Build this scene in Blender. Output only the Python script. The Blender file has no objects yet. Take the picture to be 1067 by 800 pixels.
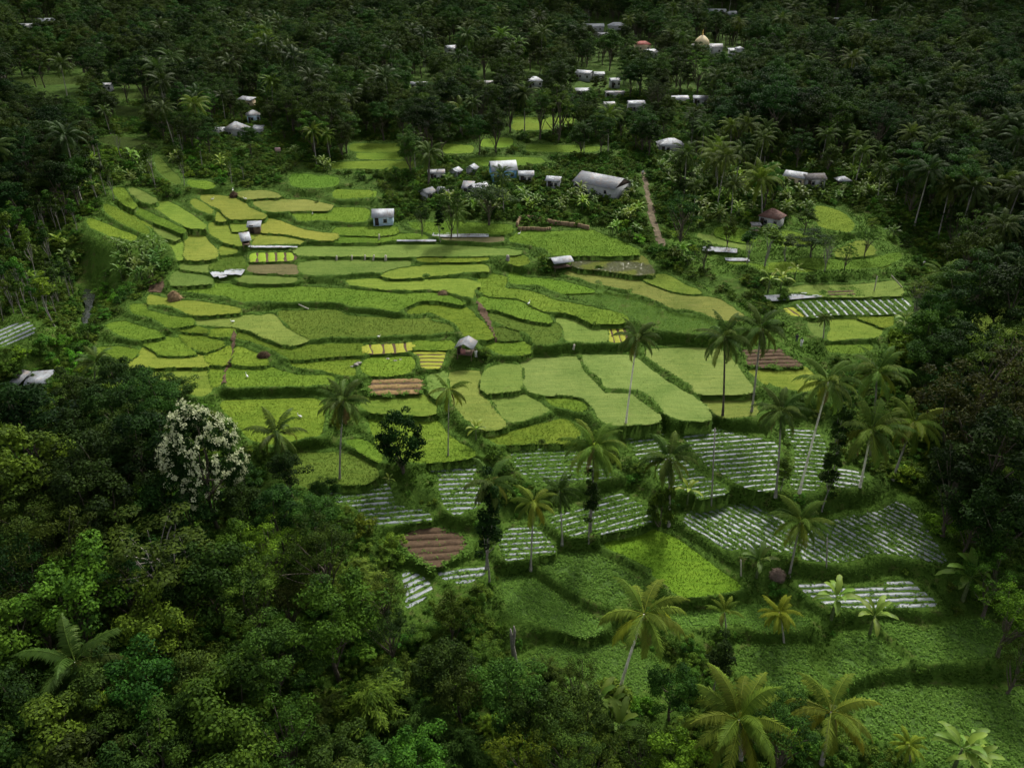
import bpy, bmesh, math, random
import numpy as np
from mathutils import Vector, Matrix, Quaternion
from math import radians as R_, sin, cos, pi, tan, atan2, sqrt

RNG = np.random.default_rng(11)
random.seed(11)
sc = bpy.context.scene
COL = sc.collection

# ------------------------------------------------------------------ camera
FPX, CX, CY = 837.0, 533.5, 400.0
PITCH = R_(29.0)
CAM = np.array([0.0, 0.0, 68.0])
FW = np.array([0, cos(PITCH), -sin(PITCH)])
UPV = np.array([0, sin(PITCH), cos(PITCH)])
RT = np.array([1.0, 0, 0])

cam_d = bpy.data.cameras.new('camera')
cam_d.sensor_fit = 'HORIZONTAL'
cam_d.sensor_width = 36.0
cam_d.lens = 36.0 * FPX / 1067.0
cam_d.clip_start = 0.5
cam_d.clip_end = 20000
cam = bpy.data.objects.new('camera', cam_d)
COL.objects.link(cam)
cam.location = CAM
cam.rotation_euler = (pi / 2 - PITCH, 0, 0)
sc.camera = cam

def ray(px, py):
    return FW + RT * ((px - CX) / FPX) + UPV * ((CY - py) / FPX)

def project(P):
    P = np.asarray(P, float)
    d = P - CAM
    zc = d @ FW
    return np.stack([CX + FPX * (d @ RT) / zc, CY - FPX * (d @ UPV) / zc, zc], -1)

def on_plane(px, py, z):
    d = ray(px, py)
    t = (z - CAM[2]) / d[2]
    return CAM + d * t

# ------------------------------------------------------------------ terrain base
def seg_dist(x, y, pts):
    x = np.asarray(x, float); y = np.asarray(y, float)
    best = np.full(np.broadcast(x, y).shape, 1e9)
    for (ax, ay), (bx, by) in zip(pts[:-1], pts[1:]):
        dx, dy = bx - ax, by - ay
        L = dx * dx + dy * dy + 1e-9
        t = np.clip(((x - ax) * dx + (y - ay) * dy) / L, 0, 1)
        best = np.minimum(best, np.hypot(x - ax - t * dx, y - ay - t * dy))
    return best

STREAM = []      # world points, filled below
RAVINE = []
def plane_z(y):
    y = np.asarray(y, float)
    return np.interp(y, [-200, 50, 85, 120, 215, 300, 800, 3500], [-17.5, -13.0, -6.2, 0.0, 12.0, 14.5, 27.0, 300.0])

def vnoise(x, y, s, seed=0):
    x = np.asarray(x, float) / s; y = np.asarray(y, float) / s
    a = np.sin(x * 1.7 + 1.3 * np.sin(y * 1.1 + seed) + seed) * np.cos(y * 1.9 - 1.1 * np.sin(x * 0.9 + seed * 2.1))
    b = np.sin(x * 3.9 - seed + 1.7 * np.cos(y * 2.7)) * np.sin(y * 4.3 + seed * 1.7 + np.cos(x * 3.1))
    return 0.65 * a + 0.35 * b

def base_z(x, y):
    z = plane_z(y) + 0.0 * np.asarray(x, float)
    if STREAM:
        d = seg_dist(x, y, STREAM)
        z = z - 5.0 * np.exp(-(d / 6.0) ** 2) - 2.0 * np.exp(-(d / 16.0) ** 2)
    if RAVINE:
        d = seg_dist(x, y, RAVINE)
        z = z - 4.0 * np.exp(-(d / 13.0) ** 2)
    far = np.clip((np.asarray(y, float) - 330) / 250, 0, 1)
    z = z + far * 5.0 * vnoise(x, y, 90.0, 2.0)
    return z

def ground(px, py, zoff=0.0, zfun=None):
    zfun = zfun or base_z
    d = ray(px, py)
    z = 0.0
    p = None
    for i in range(60):
        t = (z - CAM[2]) / d[2]
        p = CAM + d * t
        zn = float(zfun(p[0], p[1])) + zoff
        z = z * 0.4 + zn * 0.6
    p = CAM + d * ((z - CAM[2]) / d[2])
    return p

STREAM = [tuple(ground(*q)[:2]) for q in [(118, 225), (84, 262), (85, 295), (80, 320), (70, 342), (55, 364), (25, 384), (-15, 398)]]
_rv = [tuple(ground(*q)[:2]) for q in [(975, 262), (985, 330), (985, 400), (985, 470), (1040, 560), (1120, 640)]]
RAVINE = _rv

# ------------------------------------------------------------------ field outlines (photo zoom windows -> pixels)
WIN = {}
for k, o in dict(A=(80, 180), B=(80, 300), C=(260, 180), D=(260, 300), E=(440, 180), G=(440, 300), H=(620, 180), I=(620, 300),
                 J=(200, 400), K=(380, 420), L=(560, 420), M=(740, 420), N=(800, 270), O=(500, 540), P=(680, 540), Q=(867, 540)).items():
    WIN[k] = (o[0], o[1], 5.335)
WIN['X'] = (740, 140, 5.335); WIN['R'] = (350, 0, 2.964); WIN['S'] = (0, 0, 2.964); WIN['T'] = (350, 530, 2.964); WIN['U'] = (707, 530, 2.964); WIN['Z'] = (0, 0, 1.0)

def parse(s):
    out = []; w = None
    for tok in s.split():
        if tok[0].isalpha():
            w = WIN[tok[0]]; tok = tok[1:]
        u, v = tok.split(',')
        out.append((w[0] + float(u) / w[2], w[1] + float(v) / w[2]))
    return out

FIELDS = '''
o A290,92 340,100 440,150 420,162 370,158 320,125
y A385,168 510,170 600,215 715,295 690,305 630,300 540,260 460,205
g A320,195 380,215 450,250 560,300 600,325 570,325 480,290 400,255 330,215
g A240,190 330,255 400,290 400,305 330,275 260,215
o A435,305 500,330 570,355 550,370 480,350 430,320
y A505,370 580,375 590,470 560,480 545,440 520,400
Y A610,335 680,340 765,420 770,470 610,478 605,400
y A640,155 690,165 755,210 740,222 690,205 640,175
Y A690,130 850,140 930,170 960,200 1045,235 1030,248 860,250 800,200 720,165
y A775,225 830,240 830,260 780,262
y A730,290 830,285 855,325 940,345 980,355 940,395 900,400 810,375 740,330
y A870,275 950,275 960,310 870,318
y A790,420 840,415 885,430 880,445 800,448
d A810,465 920,470 930,530 740,530 770,500 800,480
o A590,495 720,490 765,495 730,545 640,535 580,530
o A550,555 640,555 700,570 760,610 520,620
b A520,627 640,620 850,624 C0,648 150,645 280,640 500,650 700,665 850,680 1060,672 E150,690 240,730 160,715 60,705 0,705 C930,712 850,745 830,770 700,745 560,735 500,712 320,708 200,712 60,705 A900,710 830,680 600,655 545,640
y B405,40 480,60 580,75 700,85 900,115 900,130 780,140 650,145 560,110 500,90 400,85
g B300,100 380,95 400,130 520,160 640,180 640,200 500,212 460,180 380,150 310,140
g B160,210 250,190 300,200 400,230 480,260 350,285 250,260
g B370,300 480,275 540,280 580,290 620,335 660,360 640,365 480,372 430,340
g B510,225 640,212 730,235 720,245 590,235
g B570,255 700,262 800,300 820,310 740,345 700,348 640,330 600,300
o B645,172 800,165 980,155 D50,160 140,155 185,215 260,255 335,283 250,312 180,308 100,275 0,235 B870,210 760,205 650,195
g B740,235 870,230 860,265 740,262
g B880,240 D0,262 100,312 200,332 330,322 500,315 630,315 640,365 400,378 300,392 220,388 150,350 80,318 0,290 B880,275
g B720,350 870,325 840,415 740,418
g B890,330 1000,370 1060,400 1050,425 860,415
y B375,330 430,345 480,385 660,375 725,385 730,430 560,432 400,440 250,445 300,400
g B100,340 240,330 340,350 280,405 200,430 130,400
y B340,470 500,460 640,455 740,460 760,540 700,600 560,560 480,500 370,500
g B130,520 230,480 340,490 360,540 240,560 150,550
g B745,440 810,440 800,535 750,540
g B840,440 1000,445 D0,445 100,440 200,470 300,490 440,490 470,510 440,530 300,540 100,540 B1000,540 830,540
g J165,98 400,92 690,85 730,150 720,270 640,290 480,330 330,310 250,220 180,150
d J560,390 700,385 820,390 900,400 1000,450 1040,500 960,550 800,555 640,570 560,540 520,450
g J850,320 950,315 1040,360 1060,430 1000,410 900,350
g K20,93 200,100 390,95 430,130 480,190 620,285 430,318 260,325 100,260 60,190
y D680,600 960,590 1020,640 1040,690 900,700 700,690 640,670 620,640
g D220,420 350,405 480,395 620,395 580,430 590,480 500,478 400,450 300,440
g D650,400 720,385 900,390 920,440 870,470 700,485 640,470 620,440
g D920,300 1067,300 G170,302 180,333 D1067,335 920,335
d D160,135 300,130 480,130 560,160 700,170 850,180 1000,175 1067,180 G40,175 110,200 180,235 60,250 D1000,250 870,255 700,262 600,270 450,265 340,278 250,235 200,190
g D870,130 940,100 G100,90 240,110 300,160 400,270 260,285 215,235 180,190 100,150 D1000,130 920,140
y C530,605 700,595 900,610 1000,600 E140,595 240,600 320,620 290,640 280,690 190,665 60,645 C1000,640 900,645 760,640 640,630
y C730,572 830,540 950,525 E0,520 180,510 340,515 370,540 230,548 100,565 0,575 C1000,570 850,580
b E330,575 390,568 470,590 455,630 G480,12 620,28 720,70 850,95 I-10,115 80,135 150,150 190,178 130,192 0,195 G960,195 880,160 800,130 680,120 600,85 530,50 370,38 300,-5
B E490,545 560,585 640,592 750,602 850,628 1000,672 H0,655 150,690 280,720 380,770 I370,120 450,150 560,165 640,195 670,240 600,250 450,235 300,205 200,150 100,115 0,70 E1000,735 860,690 740,655 640,615 490,610
t E790,560 870,548 1000,555 H0,560 160,580 300,625 480,685 640,695 740,740 820,790 I830,150 800,180 700,170 550,120 420,105 330,60 200,20 H200,650 100,630 0,600 E1000,625 880,580
y H265,580 370,570 440,590 500,630 590,660 570,670 480,660 380,635
w E830,458 H0,464 250,464 300,500 330,560 280,560 200,560 0,530 E1000,525 900,530 840,510
B E530,335 620,335 740,335 930,325 H30,345 160,395 250,450 0,452 E800,452 720,450 690,420 600,395 520,385 480,370
B C890,285 1000,280 E60,285 200,280 330,290 500,300 470,335 340,335 150,340 60,345 C1050,345 950,315
s E100,350 200,345 380,338 450,355 440,375 300,380 120,365
o C240,428 400,412 700,410 1000,405 E200,415 420,428 560,440 470,452 200,458 0,455 C900,462 700,460 400,458 300,455
g E480,465 570,470 600,490 560,510 480,500
g C915,475 1067,475 E200,472 380,470 300,485 C1000,490
o C285,510 400,492 700,490 880,495 890,510 820,520 740,545 640,545 500,560 350,560 280,540
b C480,315 560,310 690,305 830,310 780,340 560,340 470,335
g C470,360 600,350 800,345 950,350 990,365 800,370 700,380 470,380
B C235,205 400,202 650,205 660,240 640,265 560,270 380,255 300,265 250,240
t C20,165 100,160 200,155 350,165 460,190 400,203 250,205 100,208 50,185
t A890,118 C0,108 90,107 180,128 80,132 0,140 A930,138
Y A970,270 C0,255 80,255 220,290 350,335 490,345 460,370 350,365 250,345 70,325 50,300
Y C15,350 80,340 200,360 300,385 200,390 20,395
s C0,515 150,510 270,520 270,555 150,555 0,545
o A890,590 920,575 C0,575 150,572 260,590 240,605 0,610
b C240,15 350,20 470,30 500,60 400,75 240,70
g C490,130 600,120 700,110 690,130 520,140
g R55,450 190,450 190,465 55,465
g R75,475 195,478 195,490 75,488
g R5,505 225,502 225,518 5,518
b R560,368 720,368 725,378 560,380
g R450,435 540,430 540,450 455,450
b R600,452 800,455 795,465 600,465
g R410,495 560,490 650,497 500,512
g R550,385 660,390 660,398 560,400
g R330,450 420,455 410,470 330,468
g R0,590 110,595 100,605 0,610
e S90,285 250,290 260,305 100,300
e S350,280 520,295 500,305 360,300
e S370,330 440,345 430,355 360,350
e S0,245 240,240 260,255 0,260
e S300,430 380,425 480,450 470,460 340,445
d S480,480 520,520 560,560 540,565 490,525
g S580,560 660,570 650,580 600,575
B H680,310 840,320 860,350 900,370 860,385 760,370 680,345
o H570,340 680,365 850,400 870,420 700,400 600,370
b H580,470 720,475 740,500 850,505 N-20,70 60,65 -80,30
b N0,30 200,20 400,20 640,0 690,20 640,45 400,45 200,65 60,65
o N90,170 260,150 450,150 690,125 740,150 740,195 520,205 300,200 200,185
y N350,325 450,320 540,355 640,395 600,430 480,435 330,445 350,390
g N500,315 680,315 700,360 650,375 560,340
b N330,480 560,480 580,500 500,520 350,510
o N220,350 300,340 310,430 250,410
y I860,445 1067,445 N120,605 210,605 300,700 200,730 60,705 0,690 I980,550 900,500
O G555,395 700,395 860,385 890,460 960,530 1010,580 I60,590 200,595 300,670 370,725 300,750 100,755 20,720 G960,670 900,610 800,590 680,590 600,570 560,520 545,450
g G690,605 800,600 880,620 920,660 890,685 800,665 720,645
O I-70,375 0,378 170,378 250,405 350,490 480,570 570,620 630,680 640,725 560,735 430,715 340,630 250,560 60,545 40,500 -20,460 -50,420
O I285,345 480,340 690,345 760,400 830,490 880,575 700,585 570,580 530,530 480,500 380,440 300,385
o I590,620 720,615 870,620 900,660 900,700 750,720 660,690
o G150,475 320,468 320,570 370,640 430,720 465,765 360,785 240,720 170,640 160,560
o G30,500 70,470 130,470 135,560 80,610 35,560
o G340,480 400,435 540,432 550,480 545,560 460,570 360,580 325,540
o G380,605 540,595 600,610 680,660 700,685 560,730 490,740 430,690 410,640
g K670,175 820,160 1000,110 1067,95 L130,90 200,110 240,160 180,210 0,215 K1000,215 760,225 710,210
b G310,60 370,55 500,65 560,85 600,110 700,155 720,185 640,180 560,165 480,140 400,115 340,105
d G370,120 440,140 560,185 640,195 720,195 760,215 770,260 740,300 650,310 620,300 590,250 540,230 430,190 380,170
o G740,175 850,165 960,210 1010,225 1030,290 900,295 800,290 790,240
d G385,230 520,235 540,280 420,285 400,260
g G330,310 400,300 540,300 600,330 590,360 450,365 400,345
d Z1005,330 1030,322 1075,326 1075,348 1020,346
v O130,330 250,330 350,370 450,450 560,540 690,590 640,640 560,650 460,620 320,570 190,540 140,450
V O340,250 480,190 620,200 760,280 880,350 850,420 750,440 790,480 640,450 500,380 400,320
R O690,140 800,70 920,55 P20,70 120,110 250,200 350,280 490,375 380,415 160,430 80,370 0,310 O960,280 850,220 760,180
v P80,545 200,525 380,510 560,480 640,500 860,560 850,600 600,620 500,580 320,590 120,610
V U190,440 250,425 380,430 400,480 440,540 350,550 250,520 180,490
V U510,395 600,400 650,440 690,470 600,490 520,530 460,500 490,440
V U610,350 680,350 760,380 960,340 1030,440 850,460 760,465 700,420
V U540,580 620,560 800,555 1000,570 1100,570 1100,830 870,830 700,730 580,690 560,620
b X380,545 520,560 560,600 400,620
y X700,645 830,595 900,622 910,660 760,680 700,670
b X500,695 700,702 900,692 1040,662 1060,690 900,735 640,745 500,728
g X590,405 720,432 800,505 760,540 600,500
o X20,560 200,600 190,640 60,600
g A200,100 260,90 300,150 330,185 300,190 240,150
g A150,180 220,200 320,260 400,320 380,335 280,290 180,230
g A60,260 140,280 260,330 330,360 300,370 180,340 80,300
v Z545,690 590,712 640,735 690,700 660,680 600,668
'''
# special plots: kind, outline, row direction (two points), label
PLOTS = {
 'v1': ('K290,340 480,330 600,320 620,360 600,420 640,480 640,560 560,600 500,620 440,560 415,480 410,400 340,370', 'K300,345 600,335'),
 'v2': ('K800,245 1000,235 L100,235 180,240 260,330 430,400 300,430 100,440 K1000,460 900,400 860,380 820,290', 'K800,275 1060,262'),
 'v3': ('L340,520 450,500 560,560 620,600 640,640 600,670 480,700 300,730 200,740 100,690 60,630 180,590 320,560', 'L100,660 300,610'),
 'v4': ('O110,100 200,45 300,45 390,130 420,190 300,205 160,235 120,190', 'O130,195 400,180'),
 'v5': ('L440,160 560,145 690,150 700,200 740,270 820,330 940,420 1060,490 900,530 870,490 720,450 640,340 560,300 520,240', 'L460,180 700,150'),
 'v6': ('M0,130 60,150 200,190 340,210 380,260 370,330 360,480 220,470 130,430 50,380 L960,360 870,260 810,180 800,125 1000,140', 'M20,300 370,270'),
 'v7': ('M420,150 560,140 620,200 650,280 620,440 580,480 480,480 440,430 470,380 470,240', 'M470,300 620,310'),
 'v8': ('M710,360 800,380 860,410 840,440 780,465 690,455', 'M700,390 840,410'),
 'v9': ('P170,15 250,-60 400,-70 500,-75 610,-60 700,0 760,60 790,140 780,190 640,170 480,165 420,175 300,95', 'M160,590 360,700'),
 'v10': ('P840,225 815,130 900,60 M640,668 800,622 940,602 1030,550 Q420,-60 500,30 560,120 645,240 540,235 400,205 250,190 100,235 P1000,240', 'Q150,20 540,230'),
 'v11': ('P805,365 950,362 Q80,395 270,378 300,352 435,355 480,390 560,450 570,488 300,492 20,488 P880,430', 'Q60,425 540,410'),
 'v12': ('J640,595 1030,568 K130,455 165,540 170,570 330,600 370,650 100,670 20,680 0,640 J900,680 760,640', 'J880,605 1060,590'),
 'v13': ('T205,200 260,205 300,250 220,310 215,260', 'T220,260 290,225'),
 'v14': ('T320,190 450,175 460,200 400,230 330,215', 'T330,200 450,185'),
 'v15': ('Z-5,347 12,340 30,336 36,346 8,358 -5,360', 'Z0,352 30,340'),
 'v16': ('N230,240 500,220 720,215 800,240 770,280 720,300 360,305 250,320 190,290 160,255', 'N400,240 470,300'),
 's1': ('T185,90 270,60 330,60 405,90 395,130 300,180 240,145', 'T200,105 390,95'),
 's2': ('D680,510 960,505 945,575 680,592', 'D690,540 940,535'),
 's3': ('I812,345 1000,340 N62,485 108,530 198,592 30,600 I1000,435 852,430 832,380', 'I850,385 1000,380'),
 's4': ('N310,183 470,170 508,198 330,203', 'N320,190 480,186'),
 'y1': ('D630,320 840,310 905,303 915,340 850,358 640,365', 'D685,325 690,360'),
 'y2': ('D885,342 1067,347 G135,350 100,445 0,445 D950,443 940,380', 'D960,380 1060,380'),
 'y3': ('C10,450 100,447 245,447 258,485 100,493 0,493', 'C155,455 156,490'),
 'y4': ('I60,226 160,220 188,292 80,302', 'I90,230 110,295'),
 'y5': ('N85,275 160,272 212,320 130,312', 'N90,280 140,312'),
}
def smooth(pts, n=3):
    P = [np.array(p) for p in pts]; m = len(P); out = []
    for i in range(m):
        p0, p1, p2, p3 = P[i - 1], P[i], P[(i + 1) % m], P[(i + 2) % m]
        for k in range(n):
            t = k / n
            q = 0.5 * ((2 * p1) + (-p0 + p2) * t + (2 * p0 - 5 * p1 + 4 * p2 - p3) * t * t + (-p0 + 3 * p1 - 3 * p2 + p3) * t ** 3)
            lin = p1 * (1 - t) + p2 * t
            out.append(0.75 * q + 0.25 * lin)
    return np.array(out)

def inside(px, py, poly):
    px = np.asarray(px, float); py = np.asarray(py, float)
    r = np.zeros(np.broadcast(px, py).shape, bool)
    x, y = poly[:, 0], poly[:, 1]; n = len(poly); j = n - 1
    for i in range(n):
        if y[i] != y[j]:
            c = ((y[i] > py) != (y[j] > py)) & (px < (x[j] - x[i]) * (py - y[i]) / (y[j] - y[i]) + x[i])
            r ^= c
        j = i
    return r

def poly_dist(x, y, poly):
    pts = [tuple(p) for p in poly] + [tuple(poly[0])]
    return seg_dist(x, y, pts)

F = []     # dicts: kind, px outline, world outline, h
def grow(P, a):
    t = np.roll(P, -1, 0) - np.roll(P, 1, 0); t /= np.linalg.norm(t, axis=1)[:, None] + 1e-9
    ar = 0.5 * np.sum(P[:, 0] * np.roll(P[:, 1], -1) - np.roll(P[:, 0], -1) * P[:, 1])
    n = np.column_stack([t[:, 1], -t[:, 0]]) * (1 if ar > 0 else -1)
    return P + n * a
def add_field(kind, s, pid=None):
    raw = parse(s)
    px = smooth(raw, 3)
    px = grow(px, (2.2 if kind in 'vVR' else 1.8) if pid is None else 1.6 if pid[0] == 'v' else 0.6)
    if pid is None: px = px + np.random.default_rng(len(F) + 70).normal(size=px.shape) * np.array([0.55, 0.35])
    c = px.mean(0)
    g = ground(min(max(c[0], 2), 1065), c[1])
    h = float(plane_z(g[1])) + (0.0 if pid is None else 0.0)
    # sits in the carved ground beside the stream
    h = min(h, float(base_z(g[0], g[1])) + 2.5)
    s_ = 0.040 if g[1] > 106 else 0.0; cy_ = float(g[1])                       # the plots lean a little with the hill
    W = []
    for a, b in px:
        d = ray(a, b); t = (h + s_ * (CAM[1] - cy_) - CAM[2]) / (d[2] - s_ * d[1]); W.append((CAM + d * t)[:2])
    F.append(dict(kind=kind, px=px, w=np.array(W), h=h, pid=pid, s=s_, cy=cy_))
def fz(f, y): return f['h'] + f['s'] * (np.asarray(y) - f['cy'])
for line in FIELDS.strip().split('\n'):
    k, s = line.split(' ', 1)
    add_field(k, s)
for pid, (s, d) in PLOTS.items():
    add_field('plot', s, pid)

# ------------------------------------------------------------------ terrain grid
xs = [-150.0]
while xs[-1] < 150: xs.append(xs[-1] + 0.40)
x_out = [150.0]
st = 1.0
while x_out[-1] < 2600: st *= 1.18; x_out.append(x_out[-1] + st)
xs = np.array(sorted([-v for v in x_out[1:]]) + xs + x_out[1:])
ys = [-60.0]
while ys[-1] < 44: ys.append(ys[-1] + 2.0)
while ys[-1] < 330: ys.append(ys[-1] + max(0.27, 0.0019 * ys[-1]))
st = 1.0
while ys[-1] < 3200: st *= 1.07; ys.append(ys[-1] + st)
ys = np.array(ys)
GX, GY = np.meshgrid(xs, ys)           # rows = y
BZ = base_z(GX, GY)
num = BZ * (1 / 7.0 ** 3); den = np.full(BZ.shape, 1 / 7.0 ** 3)
inh = np.full(BZ.shape, -1e9); ind = np.full(BZ.shape, 0.0)
near = np.full(BZ.shape, 99.0)
for fi, f in enumerate(F):
    W = f['w']; lo = W.min(0) - 9; hi = W.max(0) + 9
    i0, i1 = np.searchsorted(xs, [lo[0], hi[0]]); j0, j1 = np.searchsorted(ys, [lo[1], hi[1]])
    if i1 <= i0 or j1 <= j0: continue
    X = GX[j0:j1, i0:i1]; Y = GY[j0:j1, i0:i1]
    d = poly_dist(X, Y, W)
    ins = inside(X, Y, W)
    w = 1 / (np.where(ins, 0.0, d) + 0.10) ** 3.5
    Hf = fz(f, Y)
    num[j0:j1, i0:i1] += w * Hf; den[j0:j1, i0:i1] += w
    near[j0:j1, i0:i1] = np.minimum(near[j0:j1, i0:i1], np.where(ins, 0, d))
    better = ins & (Hf > inh[j0:j1, i0:i1])
    inh[j0:j1, i0:i1] = np.where(better, Hf, inh[j0:j1, i0:i1])
    ind[j0:j1, i0:i1] = np.where(better, d, ind[j0:j1, i0:i1])
TZ = num / den
bank = np.clip(1 - near / 5.0, 0, 1)
lip = 0.16 * np.exp(-((near - 0.3) / 0.45) ** 2)
rough = 0.10 * vnoise(GX, GY, 1.3, 1.0) + 0.08 * vnoise(GX, GY, 0.6, 4.0)
wild = np.clip((near - 2.0) / 6, 0, 1)
TZ = TZ + lip + rough * (0.5 + 0.5 * bank) + wild * (0.5 * vnoise(GX, GY, 6.0, 3.0) + 0.25 * vnoise(GX, GY, 2.2, 7.0))
isin = inh > -1e8
TZ = np.where(isin, inh + 0.12 - 0.4 * np.clip(ind / 0.7, 0, 1), TZ)

def tz(x, y):
    i = int(np.clip(np.searchsorted(xs, x) - 1, 0, len(xs) - 2)); j = int(np.clip(np.searchsorted(ys, y) - 1, 0, len(ys) - 2))
    a = (x - xs[i]) / (xs[i + 1] - xs[i]); b = (y - ys[j]) / (ys[j + 1] - ys[j])
    return float((TZ[j, i] * (1 - a) + TZ[j, i + 1] * a) * (1 - b) + (TZ[j + 1, i] * (1 - a) + TZ[j + 1, i + 1] * a) * b)
def tzv(x, y):
    x = np.asarray(x); y = np.asarray(y)
    i = np.clip(np.searchsorted(xs, x) - 1, 0, len(xs) - 2); j = np.clip(np.searchsorted(ys, y) - 1, 0, len(ys) - 2)
    a = (x - xs[i]) / (xs[i + 1] - xs[i]); b = (y - ys[j]) / (ys[j + 1] - ys[j])
    return (TZ[j, i] * (1 - a) + TZ[j, i + 1] * a) * (1 - b) + (TZ[j + 1, i] * (1 - a) + TZ[j + 1, i + 1] * a) * b
def nearv(x, y):
    i = np.clip(np.searchsorted(xs, x) - 1, 0, len(xs) - 2); j = np.clip(np.searchsorted(ys, y) - 1, 0, len(ys) - 2)
    return near[j, i]
def gpt(px, py, zoff=0.0):
    """first point of the built ground under a pixel"""
    d = ray(px, py)
    g = ground(px, py)
    t0 = np.linalg.norm(g - CAM) / np.linalg.norm(d)
    ts = np.linspace(t0 * 0.8, t0 * 1.25, 500)
    P = CAM + d * ts[:, None]
    below = P[:, 2] <= tzv(P[:, 0], P[:, 1]) + zoff
    k = int(np.argmax(below)) if below.any() else 250
    p = P[k].copy(); p[2] = tz(p[0], p[1])
    return p
# ------------------------------------------------------------------ helpers
def link(o, parent=None):
    COL.objects.link(o)
    if parent is not None: o.parent = parent
    return o

class MB:
    """collects faces and builds ONE mesh"""
    def __init__(s): s.v = []; s.q = []; s.t = []; s.qm = []; s.tm = []; s.tint = []; s.n = 0
    def add(s, V, quads=None, tris=None, mat=0, tint=0.5):
        V = np.asarray(V, float).reshape(-1, 3)
        s.v.append(V)
        s.tint.append(np.broadcast_to(np.asarray(tint, float), (len(V),)))
        if quads is not None and len(quads):
            Q = np.asarray(quads, int).reshape(-1, 4) + s.n; s.q.append(Q); s.qm.append(np.full(len(Q), mat))
        if tris is not None and len(tris):
            T = np.asarray(tris, int).reshape(-1, 3) + s.n; s.t.append(T); s.tm.append(np.full(len(T), mat))
        s.n += len(V)
        return s
    def box(s, c, size, rz=0.0, mat=0, tint=0.5):
        hx, hy, hz = np.array(size) / 2
        V = np.array([[x, y, z] for z in (-hz, hz) for y in (-hy, hy) for x in (-hx, hx)])
        cr, sr = cos(rz), sin(rz)
        V = np.stack([V[:, 0] * cr - V[:, 1] * sr, V[:, 0] * sr + V[:, 1] * cr, V[:, 2]], 1) + np.array(c)
        return s.add(V, [[0, 2, 3, 1], [4, 5, 7, 6], [0, 1, 5, 4], [2, 6, 7, 3], [0, 4, 6, 2], [1, 3, 7, 5]], mat=mat, tint=tint)
    def tube(s, pts, rad, sides=7, mat=0, tint=0.5, cap=True):
        P = np.asarray(pts, float); n = len(P); rad = np.broadcast_to(np.asarray(rad, float), (n,))
        T = np.gradient(P, axis=0); T /= np.linalg.norm(T, axis=1)[:, None] + 1e-9
        ref = np.array([0.13, 0.99, 0.05]) if abs(T[0, 1]) < 0.9 else np.array([1.0, 0.1, 0])
        A = np.cross(T, ref); A /= np.linalg.norm(A, axis=1)[:, None] + 1e-9
        B = np.cross(T, A)
        an = np.arange(sides) * 2 * pi / sides
        V = P[:, None, :] + rad[:, None, None] * (np.cos(an)[None, :, None] * A[:, None, :] + np.sin(an)[None, :, None] * B[:, None, :])
        Q = []
        for i in range(n - 1):
            for k in range(sides):
                k2 = (k + 1) % sides
                Q.append([i * sides + k, i * sides + k2, (i + 1) * sides + k2, (i + 1) * sides + k])
        V = V.reshape(-1, 3)
        tr = []
        if cap:
            V = np.vstack([V, P[-1:]]); m = len(V) - 1
            tr = [[(n - 1) * sides + k, (n - 1) * sides + (k + 1) % sides, m] for k in range(sides)]
        return s.add(V, Q, tr, mat=mat, tint=tint)
    def mesh(s, name, mats, smooth_=False):
        V = np.vstack(s.v) if s.v else np.zeros((0, 3))
        Q = np.vstack(s.q) if s.q else np.zeros((0, 4), int); T = np.vstack(s.t) if s.t else np.zeros((0, 3), int)
        me = bpy.data.meshes.new(name)
        me.vertices.add(len(V)); me.vertices.foreach_set('co', V.ravel())
        loops = np.concatenate([Q.ravel(), T.ravel()]).astype(np.int32)
        me.loops.add(len(loops)); me.loops.foreach_set('vertex_index', loops)
        me.polygons.add(len(Q) + len(T))
        st = np.concatenate([np.arange(len(Q)) * 4, len(Q) * 4 + np.arange(len(T)) * 3]).astype(np.int32)
        me.polygons.foreach_set('loop_start', st)
        mi = np.concatenate([np.concatenate(s.qm) if s.qm else np.zeros(0), np.concatenate(s.tm) if s.tm else np.zeros(0)]).astype(np.int32)
        me.polygons.foreach_set('material_index', mi)
        if smooth_: me.polygons.foreach_set('use_smooth', np.ones(len(Q) + len(T), bool))
        at = me.attributes.new('tint', 'FLOAT', 'POINT')
        at.data.foreach_set('value', np.concatenate(s.tint).astype(np.float32) if s.tint else np.zeros(0, np.float32))
        for m in (mats if isinstance(mats, (list, tuple)) else [mats]): me.materials.append(m)
        me.update(); me.validate()
        return me
    def obj(s, name, mats, parent=None, smooth_=False):
        return link(bpy.data.objects.new(name, s.mesh(name, mats, smooth_)), parent)

def empty(name, loc, rz=0.0, scale=1.0):
    o = bpy.data.objects.new(name, None); COL.objects.link(o)
    o.location = loc; o.rotation_euler = (0, 0, rz); o.scale = (scale,) * 3
    o.empty_display_size = 0.5
    return o
def tag(o, label=None, cat=None, group=None, kind=None):
    if label: o['label'] = label
    if cat: o['category'] = cat
    if group: o['group'] = group
    if kind: o['kind'] = kind
    return o
def child(name, me, parent, loc=(0, 0, 0), rot=(0, 0, 0), sc_=None):
    o = bpy.data.objects.new(name, me); link(o, parent)
    o.location = loc; o.rotation_euler = rot
    if sc_ is not None: o.scale = sc_
    return o

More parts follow.
